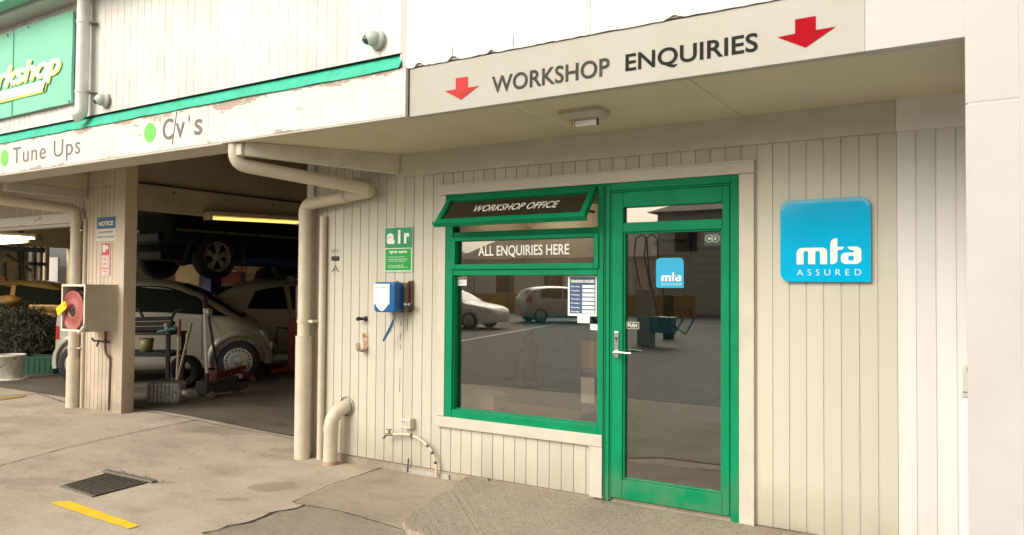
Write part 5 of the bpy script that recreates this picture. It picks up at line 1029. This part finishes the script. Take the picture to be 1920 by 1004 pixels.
mb = MB(); a = Matrix.Translation(o) @ Matrix.Rotation(A32, 4, 'Z'); hh = [a @ Vector(p) for p in ((-.42, -.1, .94), (-.40, -.1, 1.06), (-.30, -.1, 1.10), (-.18, -.1, 1.06), (-.12, -.1, .96))]; mb.tube(hh, .018, M_BLACK); tag(mb.build('rubber_hose', loc=hh[0]), 'short curved black hose lying on the bars on the tool trolley', 'hose')
c = a @ Vector((-.06, -.12, .52)); mb = MB(); mb.lathe([(0, .001), (0, .07), (.17, .09), (.17, .082), (.01, .06)], c, (0, 0, 1), mat('dull_yellow_plastic', (.20, .18, .06), .5, var=.2), 20); tag(mb.build('small_bucket', loc=c), 'small dull yellow bucket on the trolley shelf', 'bucket')
c = a @ Vector((.22, -.2, .77)); t2 = thing('spray_gun', 'dark teal spray gun resting on the tool trolley edge', 'spray gun', c); mb = MB(); mb.cyl(c+RX*-.1, c+RX*.13+Vector((0, 0, .05)), .035, mat('teal_plastic', (.015, .07, .08), .4)); mb.build('barrel', t2); mb = MB(); mb.cyl(c+RX*.02, c+RX*.0+Vector((0, 0, .12)), .03, M_STEEL); mb.build('grip', t2)
# sticks leaning on the trolley
for (x0, y0, x1, y1, m_, lb) in ((331, 690, 337, 600, mat('red_handle', (.25, .05, .04), .5), 'short wooden stick with a red grip leaning beside the tool trolley'), (329, 690, 358, 607, mat('pale_wood', (.36, .29, .20), .6), 'pale wooden stick leaning at a slant beside the tool trolley')):
    b0 = W(x0, y0+40, d=9.55); q = W(x1, y1, d=9.75); mid = b0.lerp(q, .75); mb = MB(); mb.cyl(b0, q, .016, mat('pale_wood', (0, 0, 0)), n=10); mb.cyl(mid, q+(q-mid)*.02, .02, m_, n=10); tag(mb.build('wooden_stick', loc=b0), lb, 'stick', 'sticks leaning by the tool trolley')
# trolley jacks
def jack(px, py, label, hx, hy, hm, red, d=None):
    q0 = Matrix.Rotation(A32+.9, 4, 'Z') @ Vector((-.2, 0, 0)); o = gp(px, py)-q0; t = thing('trolley_jack', label, 'jack', o, A32+.9); md = mat('jack_red', (.16, .015, .02), .45, var=.3) if red else M_IRON
    for s in (-1, 1): mb = MB(); mb.prism([(-.25, s*.11, .06), (.30, s*.11, .06), (.28, s*.11, .15), (.0, s*.11, .19), (-.25, s*.11, .12)], (0, .012, 0), md); mb.build('side_frame', t, local=True)
    mb = MB(); mb.bar((-.2, 0, .15), (.22, 0, .22), .08, .05, md); mb.cyl((.24, 0, .2), (.24, 0, .25), .05, M_STEEL); mb.build('lifting_arm', t, local=True); mb = MB(); mb.box(-.28, -.16, -.12, .12, .05, .20, md, .01); mb.build('pump_block', t, local=True)
    for x in (-.22, .26):
        for s in (-1, 1): mb = MB(); mb.cyl((x, s*.10, .045), (x, s*.14, .045), .045, M_STEEL, n=16); mb.build('wheel', t, local=True)
    R_ = Matrix.Translation(o) @ Matrix.Rotation(A32+.9, 4, 'Z'); dep = (o-CAM).dot(DIR); q = R_.inverted() @ W(hx, hy, d=dep+.1); a = Vector((-.2, 0, .16))
    mb = MB(); mb.tube([a, a.lerp(q, .12)], .026, md); mb.tube([a.lerp(q, .1), a.lerp(q, .86)], .019, hm, 12); mb.tube([a.lerp(q, .84), q], .023, M_BLACK, 12); mb.build('handle', t, local=True); return t
jack(388, 746, 'trolley jack with an upright white handle in the garage doorway', 383, 553, mat('worn_white_handle', (.75, .73, .66), .45, var=.2, scale=20), False)
jack(408, 722, 'dark red trolley jack with a leaning black handle', 385, 556, M_BLACK, True)
# tyre behind the tank
o = gp(347, 728); mb = MB(); mb.lathe([(-.07, .13), (-.07, .2), (-.05, .22), (.05, .22), (.07, .2), (.07, .13), (-.07, .13)], (o.x, o.y, .32), Vector((.35, -.9, .15)), M_TYRE, 30); tag(mb.build('loose_tyre', loc=o), 'loose black tyre leaning behind the ribbed silver tank', 'tyre')
# red gearbox stand at the right of the opening
o = gp(553, 702); t = thing('gearbox_jack', 'red upright gearbox jack by the office corner inside the garage', 'jack', o, A32); mr = mat('jack_red', (0, 0, 0))
mb = MB(); mb.box(-.09, .09, -.09, .09, .06, .85, mat('workshop_red', (.26, .02, .02), .4, var=.2), .015); mb.build('column', t, local=True); mb = MB(); mb.cyl((.02, 0, .85), (.02, 0, 1.38), .026, M_STEEL); mb.build('ram', t, local=True); mb = MB(); mb.box(-.16, .16, -.14, .14, 1.38, 1.43, M_IRON, .01); mb.box(-.12, -.08, -.12, .12, 1.43, 1.52, M_IRON); mb.box(.08, .12, -.12, .12, 1.43, 1.52, M_IRON); mb.build('saddle', t, local=True)
for k in range(4): a_ = PI/4+k*PI/2; mb = MB(); mb.bar((0, 0, .10), (.42*math.cos(a_), .42*math.sin(a_), .07), .06, .05, MATS['workshop_red']); mb.cyl((.42*math.cos(a_), .42*math.sin(a_), .0), (.42*math.cos(a_), .42*math.sin(a_), .06), .035, M_IRON); mb.build('leg', t, local=True)
mb = MB(); mb.tube([(-.1, 0, .7), (-.28, 0, .72), (-.30, 0, .55), (-.27, 0, .4)], .015, M_IRON); mb.build('pedal', t, local=True)
# rear wall: shelf with cartons, board panel, tyre rim, bench items
def shelf(px0, px1, py, d, label):
    a, b = W(px0, py, d=d), W(px1, py, d=d); b.z = a.z; t = thing('wall_shelf', label, 'shelf', (a+b)/2); mb = MB(); mb.bar(a, b, .35, .025, mat('shelf_wood', (.25, .2, .12), .6)); mb.build('board', t)
    for k in (.1, .9): mb = MB(); p = a.lerp(b, k); mb.bar(p+Vector((0, 0, -.02)), p+Vector((0, 0, -.22)), .03, .02, M_IRON); mb.build('bracket', t)
    return a, b
a, b = shelf(440, 512, 515, 16.0, 'narrow wooden wall shelf with cartons below the raised car')
cols = [(.5, .45, .28), (.55, .13, .04), (.6, .5, .38), (.45, .36, .2)]; nm = ['pale yellow', 'orange', 'cream', 'tan']
for k in range(4):
    c = a.lerp(b, .12+.2*k); mb = rot_to(MB(), c, A32); hh = (.28, .34, .18, .25)[k]; mb.box(-.12, .10, -.12, .12, .015, hh, mat('carton_%d' % k, cols[k], .7), .004); mb.box(-.02, .0, -.123, .123, .014, hh+.002, mat('tape_tan', (.4, .32, .2), .4)); tag(mb.build('carton', loc=c), nm[k]+' carton standing on the garage wall shelf', 'carton', 'cartons on the wall shelf')
c = W(500, 532, d=15.6); mb = MB(); r = random.Random(3); mb.lathe([(-.45, .18), (-.3, .27), (0, .28), (.25, .2), (.36, .07), (.40, .03), (.48, .08)], c, (0, 0, 1), M_BLACK, 14); tag(mb.build('rubbish_bag', loc=c), 'black rubbish bag hanging right of the wall shelf', 'bag')
c = W(352, 508, d=15.8); mb = rot_to(MB(), c, A32); mb.box(-.24, .24, -.02, .02, -.38, .34, mat('cream_board', (.62, .50, .28), .6), .004); mb.box(-.24, -.05, -.03, -.02, -.36, -.26, mat('dark_red_print', (.2, .03, .02), .5)); tag(mb.build('panel_board', loc=c), 'plain cream board panel on the far garage wall left of the hoist post', 'board')
c = W(438, 520, d=15.2); t = thing('tool_box', 'red toolbox on the far bench between hoist post and shelf', 'toolbox', c, A32); mb = MB(); mb.box(-.25, .2, -.14, .14, -.12, .10, MATS['workshop_red'], .01); mb.build('case', t, local=True); mb = MB(); mb.tube([(-.12, 0, .1), (-.11, 0, .16), (.08, 0, .16), (.09, 0, .1)], .012, M_IRON); mb.build('handle', t, local=True)
c = W(545, 535, d=15); t = thing('bench_grinder', 'dark bench grinder on the far workbench by the office corner', 'grinder', c, A32); mb = MB(); mb.cyl((-.15, 0, .0), (.15, 0, 0), .10, M_IRON); mb.box(-.08, .08, -.1, .1, -.18, -.05, M_IRON, .01); mb.build('motor', t, local=True)
for s in (-1, 1): mb = MB(); mb.cyl((s*.16, 0, 0), (s*.21, 0, 0), .13, M_STEEL, n=20); mb.build('wheel', t, local=True)
a, b = W(415, 545, d=15.4), W(600, 560, d=15.0); b.z = a.z-.0; t = thing('workbench', 'long wooden workbench along the far garage wall', 'bench', Vector(((a.x+b.x)/2, (a.y+b.y)/2, .1))); mb = MB(); mb.bar(a-Vector((0, 0, .05)), b-Vector((0, 0, .05)), .6, .07, mat('shelf_wood', (0, 0, 0))); mb.build('bench_top', t)
for k in (.05, .5, .95): p = a.lerp(b, k); mb = MB(); mb.box(p.x-.04, p.x+.04, p.y-.04, p.y+.04, .1, a.z-.08, mat('shelf_wood', (0, 0, 0))); mb.build('leg', t)
# ---- left bay
o = gp(18, 712); t = thing('paint_bucket', 'dirty white plastic bucket at the left end of the heap in the left bay', 'bucket', o); mb = MB(); md = mat('dirty_white_plastic', (.78, .74, .64), .5, var=.35, scale=12); mb.lathe([(0, .001), (0, .165), (.30, .19), (.30, .20), (.33, .2), (.33, .185), (.05, .155), (.05, .001)], o+Vector((0, 0, .03)), (0, 0, 1), md, 30); mb.build('bucket', t); mb = MB(); mb.tube([o+Vector((-.2, 0, .33)), o+Vector((-.1, -.2, .2)), o+Vector((.1, -.2, .18)), o+Vector((.2, 0, .33))], .004, M_IRON, 6); mb.build('wire_handle', t)
mb = MB(); mb.lathe([(0, .23), (.015, .235), (.025, .22), (.026, .001)], o, (0, 0, 1), md, 30); tag(mb.build('bucket_lid', loc=o), 'flat white lid on the floor under the dirty bucket', 'lid')
o = gp(78, 700); t = thing('plastic_crate', 'dark green plastic crate on the floor of the left garage bay', 'crate', o, A32); mg_ = mat('crate_green', (.0, .075, .035), .5, var=.15); w2, d2, h2 = .30, .2, .27
mb = MB()
for s in (-1, 1): mb.box(-w2, w2, s*d2-.01, s*d2+.01, 0, h2, mg_, .003); mb.box(s*w2-.01, s*w2+.01, -d2+.01, d2-.01, 0, h2, mg_, .003)
mb.box(-w2, w2, -d2, d2, .0, .02, mg_); mb.box(-w2-.012, w2+.012, -d2-.018, -d2-.01, h2-.03, h2, mg_, .002); mb.build('box', t, local=True)
mb = MB()
for k in range(7): x = -w2+.05+k*.083; mb.box(x, x+.012, -d2-.016, -d2-.01, .02, h2-.03, mg_)
mb.build('ribs', t, local=True)
o = gp(45, 690); c = W(40, 640, d=(o-CAM).dot(DIR)); b = bmesh.new(); bmesh.ops.create_icosphere(b, subdivisions=5, radius=1); r = random.Random(12)
from mathutils import noise as mn
for v in b.verts:
    p = v.co.copy(); k = 1+.38*mn.noise(p*2.1)+.12*mn.noise(p*5.1)+.05*mn.noise(p*11); v.co = Vector((p.x*.48*k, p.y*.29*k, max(-.42, p.z*.40*k)))
mb = MB(); mb.X = Matrix.Translation(Vector((c.x, c.y, .53))) @ Matrix.Rotation(A32, 4, 'Z'); mb.bm(b, smooth=True, m=mat('grey_crumpled_plastic', (.07, .066, .048), .6, var=.75, scale=14, bump=.4, bscale=45)); mb.X = None; r = random.Random(31); mst = mat('dry_strands', (.10, .105, .055), .8, var=.6, scale=30); mst2 = mat('grey_strands', (.16, .155, .13), .8, var=.5, scale=30)
for k in range(2200):
    a_ = r.uniform(0, 2*PI); e_ = r.uniform(-.25, 1.3); rr_ = r.uniform(.85, 1.12); p = Vector((c.x, c.y, .53))+RX*(.56*rr_*math.cos(a_)*math.cos(e_))+FX*(.36*rr_*math.sin(a_)*math.cos(e_))+Vector((0, 0, .46*rr_*math.sin(e_)))
    dv = Vector((r.uniform(-1, 1), r.uniform(-1, 1), r.uniform(-.6, 1))).normalized()*r.uniform(.08, .26); sd_ = dv.orthogonal().normalized()*r.uniform(.004, .014); bn = Vector((0, 0, -.03))
    mb.add([p-sd_, p+sd_, p+dv*.6+sd_*.8, p+dv*.6-sd_*.8, p+dv+bn], [(0, 1, 2, 3), (3, 2, 4)], mst2 if r.random() < .3 else mst)
tag(mb.build('scrap_heap', loc=(c.x, c.y, .1)), 'large dark straggly heap of grey scrap and strands behind the white bucket', 'heap')
o2 = W(94, 650, d=12.9); t = thing('radiator_panel', 'black radiator grille panel leaning on the heap above the green crate', 'panel', (o2.x, o2.y, .35), A32); mb = MB(); mb.bar((-.14, 0, -.02), (.10, .12, .5), .5, .04, M_BLACK, upv=(0, -1, .2)); mb.build('core', t, local=True)
mb = MB()
for k in range(6): mb.bar((-.14+.26*k/5-.2, -.03, -.02+.1*k), (-.14+.26*k/5+.25, -.03, -.02+.1*k), .012, .02, M_IRON)
mb.build('slats', t, local=True)
c = W(16, 583, d=14.2); t = thing('waste_bin', 'dark green bin with yellow contents behind the heap', 'bin', (c.x, c.y, .1)); mb = MB(); mb.lathe([(0, .24), (.95, .30), (1.0, .33), (1.04, .33), (1.04, .29), (.2, .22)], (c.x, c.y, .1), (0, 0, 1), mat('bin_green', (.008, .04, .03), .45), 26); mb.build('bin', t)
c2 = W(16, 566, d=14.1); mb = MB(); mb.ball(c2, .25, mat('old_orange_plastic', (.13, .065, .012), .5, var=.3), (1.2, .8, .5)); tag(mb.build('orange_bag', loc=c2), 'dull orange bag on top of the dark green bin', 'bag')
c3 = W(95, 596, d=13.9); mb = MB(); mb.ball(c3, .3, MATS['old_orange_plastic'], (1.2, .7, .45)); mb.bar(c3+Vector((-.5, -.3, .0)), c3+Vector((-.2, -.25, -.25)), .2, .03, mat('lime_plastic', (.12, .16, .03), .4)); tag(mb.build('tarpaulin', loc=c3), 'folded dull orange tarpaulin on the heap below the gold car', 'tarpaulin')
a, b = W(-60, 462, d=16.2), W(82, 470, d=16.4); t = thing('pole_rack', 'black horizontal rack with hanging poles in the left garage bay', 'rack', (a+b)/2); mb = MB(); mb.bar(a, b, .12, .10, M_BLACK); mb.build('rail', t)
for px in (38, 44): mb = MB(); mb.cyl(W(px-3, 470, d=16.3), W(px, 548, d=16.1), .03, M_IRON); mb.build('pole', t)
mb = MB(); mb.cyl(W(12, 478, d=16), W(58, 508, d=16), .03, M_IRON); mb.build('brace', t)
c = W(8, 520, d=15.6); mb = MB(); mb.cyl(c, c+Vector((0, 0, .30)), .035, M_BLACK); mb.cyl(c-Vector((0, 0, .35)), c, .06, MATS['workshop_red']); tag(mb.build('grease_gun', loc=c), 'upright red and black grease gun at the far left', 'grease gun')
# ================================================================ OFFICE CONTENTS
tube_lamp('lit fluorescent lamp on the office ceiling seen through the awning pane', (-4.7, 2.85, 2.36), (-4.15, 2.85, 2.36), st=30, tc=(1., .86, .6))
mb = MB(); t = thing('office_desk', 'dark low desk just inside the office window', 'desk', (-2.95, .45, .06)); mb.box(-3.5, -2.32, .16, .75, .46, .50, mat('dark_desk', (.05, .042, .035), .4), .005); mb.build('desk_top', t)
for x in (-3.46, -2.4): mb = MB(); mb.box(x, x+.05, .2, .7, .06, .46, MATS['dark_desk']); mb.build('leg', t)
a = W(897, 780, y=.35); mb = MB(); b = MB(); x0, x1 = W(868, 760, y=.35).x, W(932, 760, y=.35).x; zt = W(897, 736, y=.35).z
m_, tt, bb = nodes('perforated_grey'); v = coord(tt); vo = N(tt, 'ShaderNodeTexVoronoi'); vo.inputs['Scale'].default_value = 85; vo.inputs['Randomness'].default_value = .1; tt.links.new(v, vo.inputs['Vector']); tt.links.new(mixc(tt, ramp(tt, vo.outputs['Distance'], .28, .36), (.10, .10, .09), (.62, .61, .57)), bb.inputs['Base Color'])
mb.solid(shape2d([rrect(x0, .502, x1, zt, (.01, .01, .06, .03))]), (0, .3, 0), (1, 0, 0), (0, 0, 1), (0, .22, 0), m_); tag(mb.build('mesh_speaker', loc=(x0, .3, .5)), 'rounded pale perforated box on the desk behind the office window', 'speaker')
x0, x1 = W(1091, 720, y=.22).x, W(1125, 720, y=.22).x; zt = W(1105, 692, y=.22).z; t = thing('blue_container', 'blue bottle pack with pale label behind the right edge of the office window', 'container', ((x0+x1)/2, .3, .5)); mb = MB(); mb.box(x0, x1, .2, .42, .502, zt, mat('deep_blue_plastic', (.03, .04, .20), .35), .02); mb.build('pack', t); mb = MB(); mb.box(x0+.005, x0+.11, .196, .2, zt-.24, zt-.06, M_WTEXT); mb.build('label', t)
x0, x1 = W(1091, 680, y=.22).x, W(1130, 680, y=.22).x; z1 = W(1105, 640, y=.22).z; mb = MB(); mb.box(x0, x1, .2, .45, zt+.004, z1, mat('brown_cardboard', (.30, .19, .10), .8), .004); mb.box(x0+.07, x0+.10, .198, .452, zt+.003, z1+.002, mat('tape_tan', (0, 0, 0))); tag(mb.build('cardboard_box', loc=(x0, .3, zt)), 'brown cardboard box on the blue pack inside the office window', 'box')
c = W(992, 668, y=2.0); t = thing('fire_extinguisher', 'dim red fire extinguisher inside the dark office', 'extinguisher', (c.x, 2.0, c.z-.25)); mb = MB(); mb.lathe([(-.25, .001), (-.25, .085), (.12, .085), (.17, .05), (.19, .025), (.22, .025)], (c.x, 2.0, c.z), (0, 0, 1), mat('extinguisher_red', (.5, .02, .02), .3), 20); mb.build('cylinder', t); mb = MB(); mb.box(c.x-.06, c.x+.03, 1.9, 1.914, c.z-.12, c.z+.05, M_WTEXT); mb.build('label', t); mb = MB(); mb.cyl((c.x, 2, c.z+.22), (c.x+.08, 1.96, c.z+.27), .012, M_BLACK); mb.build('lever', t)
yy = 3.385; x0, x1 = W(1222, 460, y=yy).x, W(1292, 460, y=yy).x; z0, z1 = W(1260, 478, y=yy).z, W(1260, 438, y=yy).z; mb = MB(); mb.box(x0, x1, yy, yy+.01, z0, z1, mat('pale_poster', (.70, .66, .58), .6)); dz = z1-z0; mb.wtext('TRANSPORT', x0+(x1-x0)*.2, x0+(x1-x0)*.95, z0+dz*.55, z0+dz*.75, yy-.003, M_LETTER, .02); mb.cyl((x0+(x1-x0)*.1, yy-.002, z0+dz*.55), (x0+(x1-x0)*.1, yy-.004, z0+dz*.55), dz*.16, M_LETTER, n=20); tag(mb.build('wall_poster', loc=(x0, yy, z0)), 'pale poster with dark TRANSPORT lettering on the office back wall', 'poster')
x0, x1 = W(1300, 500, y=yy).x, W(1352, 500, y=yy).x; z0, z1 = W(1325, 532, y=yy).z, W(1325, 452, y=yy).z; mb = MB(); mb.box(x0, x1, yy, yy+.01, z0, z1, MATS['pale_poster'])
for i in range(5):
    for j in range(4): cx = x0+(x1-x0)*(j+.5)/4; cz = z0+(z1-z0)*(i+.5)/5.6; mb.box(cx-.035, cx+.035, yy-.002, yy, cz-.02, cz+.025, mat('grey_print', (.35, .35, .4), .5))
tag(mb.build('safety_chart', loc=(x0, yy, z0)), 'pale wall chart with rows of small grey symbols in the office', 'poster')
# ================================================================ ACROSS THE STREET (seen in the panes)
def MV(px, py, z=None, d=None): p = W(px, py, z=z, d=d); return Vector((p.x, .07-p.y, p.z))
# fuel hose stand
o = MV(1212, 648, z=0); t = thing('hose_stand', 'dark forecourt service stand with two looped black hoses, reflected in the door', 'service stand', o); mb = MB(); mb.box(o.x-.18, o.x+.18, o.y-.2, o.y+.2, 0, 1.45, mat('stand_grey', (.30, .29, .27), .5), .02); mb.build('cabinet', t); mb = MB(); mb.box(o.x+.2, o.x+.75, o.y-.2, o.y+.2, .35, .75, mat('stand_blue', (.06, .22, .30), .4), .02); mb.build('hose_tray', t)
for k, dx in enumerate((0, .28)):
    mb = MB(); mb.tube([o+Vector(p) for p in ((dx-.1, .1, 1.4), (dx-.25, .2, 2.3), (dx-.18, .25, 2.75), (dx, .25, 2.85), (dx+.12, .25, 2.7), (dx+.2, .3, 1.8), (dx+.5, .35, .6), (dx+.9, .35, .35), (dx+1.1, .35, .7), (dx+.95, .35, 1.0))], .02, M_BLACK, 8); mb.build('hose', t)
o = MV(1254, 636, z=0); mb = MB(); mb.cyl((o.x, o.y, 0), (o.x, o.y, 1.25), .16, M_BLACK, n=18); mb.cyl((o.x, o.y, .55), (o.x, o.y, .66), .163, M_ORANGE, n=18); mb.lathe([(1.25, .16), (1.29, .12), (1.30, .001)], (o.x, o.y, 0), (0, 0, 1), M_BLACK, 18); tag(mb.build('bollard', loc=o), 'black bollard with an orange band on the forecourt, reflected in the door', 'bollard')
M_TILE = mat('roof_tiles', (.36, .30, .26), .8, var=.4, scale=4, bump=.4); M_HOUSE = mat('house_wall', (.80, .78, .74), .8, var=.12); M_SHED = mat('grey_cladding', (.42, .42, .42), .7, var=.25)
def house(label, x0, x1, y0, y1, h, rh, wall, roof, wins, ridge_x=True):
    t = thing('house', label, 'building', ((x0+x1)/2, (y0+y1)/2, 0)); mb = MB(); mb.box(x0, x1, y0, y1, 0, h, wall); mb.build('wall', t); mb = MB(); e = .5
    if ridge_x: ym = (y0+y1)/2; mb.add([(x0-e, y0-e, h-.1), (x1+e, y0-e, h-.1), (x1+e, y1+e, h-.1), (x0-e, y1+e, h-.1), (x0-e+2, ym, h+rh), (x1+e-2, ym, h+rh)], [(0, 1, 5, 4), (1, 2, 5), (2, 3, 4, 5), (3, 0, 4), (3, 2, 1, 0)], roof)
    ro = mb.build('roof', t); mb = MB(); mb.box(x0+1.6, x0+2.3, (y0+y1)/2-.3, (y0+y1)/2+.3, h, h+rh+.6, M_HOUSE); mb.build('chimney', ro)
    for (a, b, c, d) in wins:
        mb = MB(); mb.box(a, b, y1+.0, y1+.06, c, d, M_WHITE); f_ = mb.build('window', t); mb = MB(); mb.box(a+.08, b-.08, y1+.061, y1+.07, c+.08, d-.08, M_DGLASS); mb.build('pane', f_)
    return t
house('long pale house with brown tiled roof across the street, reflected in the door', -9, 9, -44, -34, 5.0, 2.4, M_HOUSE, M_TILE, [(-7+3.2*i, -5.4+3.2*i, 1.0, 2.6) for i in range(5)])
house('pale house with shallow tiled roof behind the parked cars', -34, -19, -52, -42, 3.6, 2.2, M_HOUSE, M_TILE, [(-31+4*i, -29.4+4*i, 1.0, 2.4) for i in range(3)])
house('dark grey clad shed behind the orange hoarding across the street', -52, -37, -46, -36, 4.2, 1.6, M_SHED, M_SHED, [(-49, -47, 1, 2.4)])
house('white rendered building with flat tiled roof at the right of the street', -17, -11.5, -46, -38, 6.0, 1.2, M_WHITE, M_TILE, [(-16, -14.5, 3.5, 5.0)])
t = thing('hoarding', 'orange and mesh site hoarding behind the parked cars across the street', 'fence', (-32, -33, 0)); mb = MB(); mb.box(-50, -13, -33.05, -33, .0, 1.1, mat('ochre_hoarding', (.42, .24, .05), .7, var=.4, scale=2)); mb.build('panel', t)
for k in range(15): mb = MB(); mb.cyl((-50+k*2.6, -33, 0), (-50+k*2.6, -33, 2.2), .04, M_STEEL, n=8); mb.build('post', t)
mb = MB()
for k in range(7): mb.bar((-50, -33, 1.2+k*.16), (-13, -33, 1.2+k*.16), .012, .012, M_STEEL)
mb.build('wire_mesh', t)
for px, lb in ((-27.5, 'tall timber power pole left of the street houses'), (-6.5, 'tall timber power pole in front of the long pale house')):
    t = thing('power_pole', lb, 'power pole', (px, -31, 0), 0, 'power poles across the street'); mb = MB(); mb.cyl((px, -31, 0), (px, -31, 9), .16, mat('weathered_timber', (.2, .16, .12), .9), r1=.11); mb.build('pole', t); mb = MB(); mb.box(px-1.1, px+1.1, -31.18, -31.06, 8.2, 8.36, MATS['weathered_timber']); mb.build('crossarm', t)
mb = MB()
for k in (-1, 0, 1): mb.tube([Vector((-60, -31+k*.02, 9))]+[Vector((-27.5+21*i/10+k, -31.12, 8.4-.5*math.sin(PI*i/10))) for i in range(11)]+[Vector((40, -31, 8.8))], .014, M_BLACK, 5)
tag(mb.build('power_lines', loc=(-17, -31, 8)), 'sagging black power lines between the two timber poles', 'power lines')
# outside the garage side door
mb = MB()
for k in range(12): mb.box(-24.02, -24, -2+k*.9, -1.12+k*.9, 0, 2.0, mat('grey_fence', (.16, .16, .17), .7, var=.15))
mb.box(-24.04, -23.99, -2, 9, .3, .36, M_WHITE); tag(mb.build('side_fence', loc=(-24, 3, 0)), 'grey boarded fence seen through the open garage side door', 'fence')
p = W(122, 530, x=-16.3); t = thing('side_door', 'white side door standing open in the left garage wall', 'door', (-20.25, 5.7, .1)); mb = MB(); mb.box(-20.95, -20.22, 5.66, 5.70, .1, 2.15, M_WHITE, .004); mb.build('leaf', t); mb = MB(); mb.cyl((-20.8, 5.66, 1.1), (-20.8, 5.59, 1.1), .03, M_IRON); mb.build('knob', t)
# ================================================================ tidy
for o in list(bpy.data.objects):
    if '_b' in o.keys(): del o['_b']
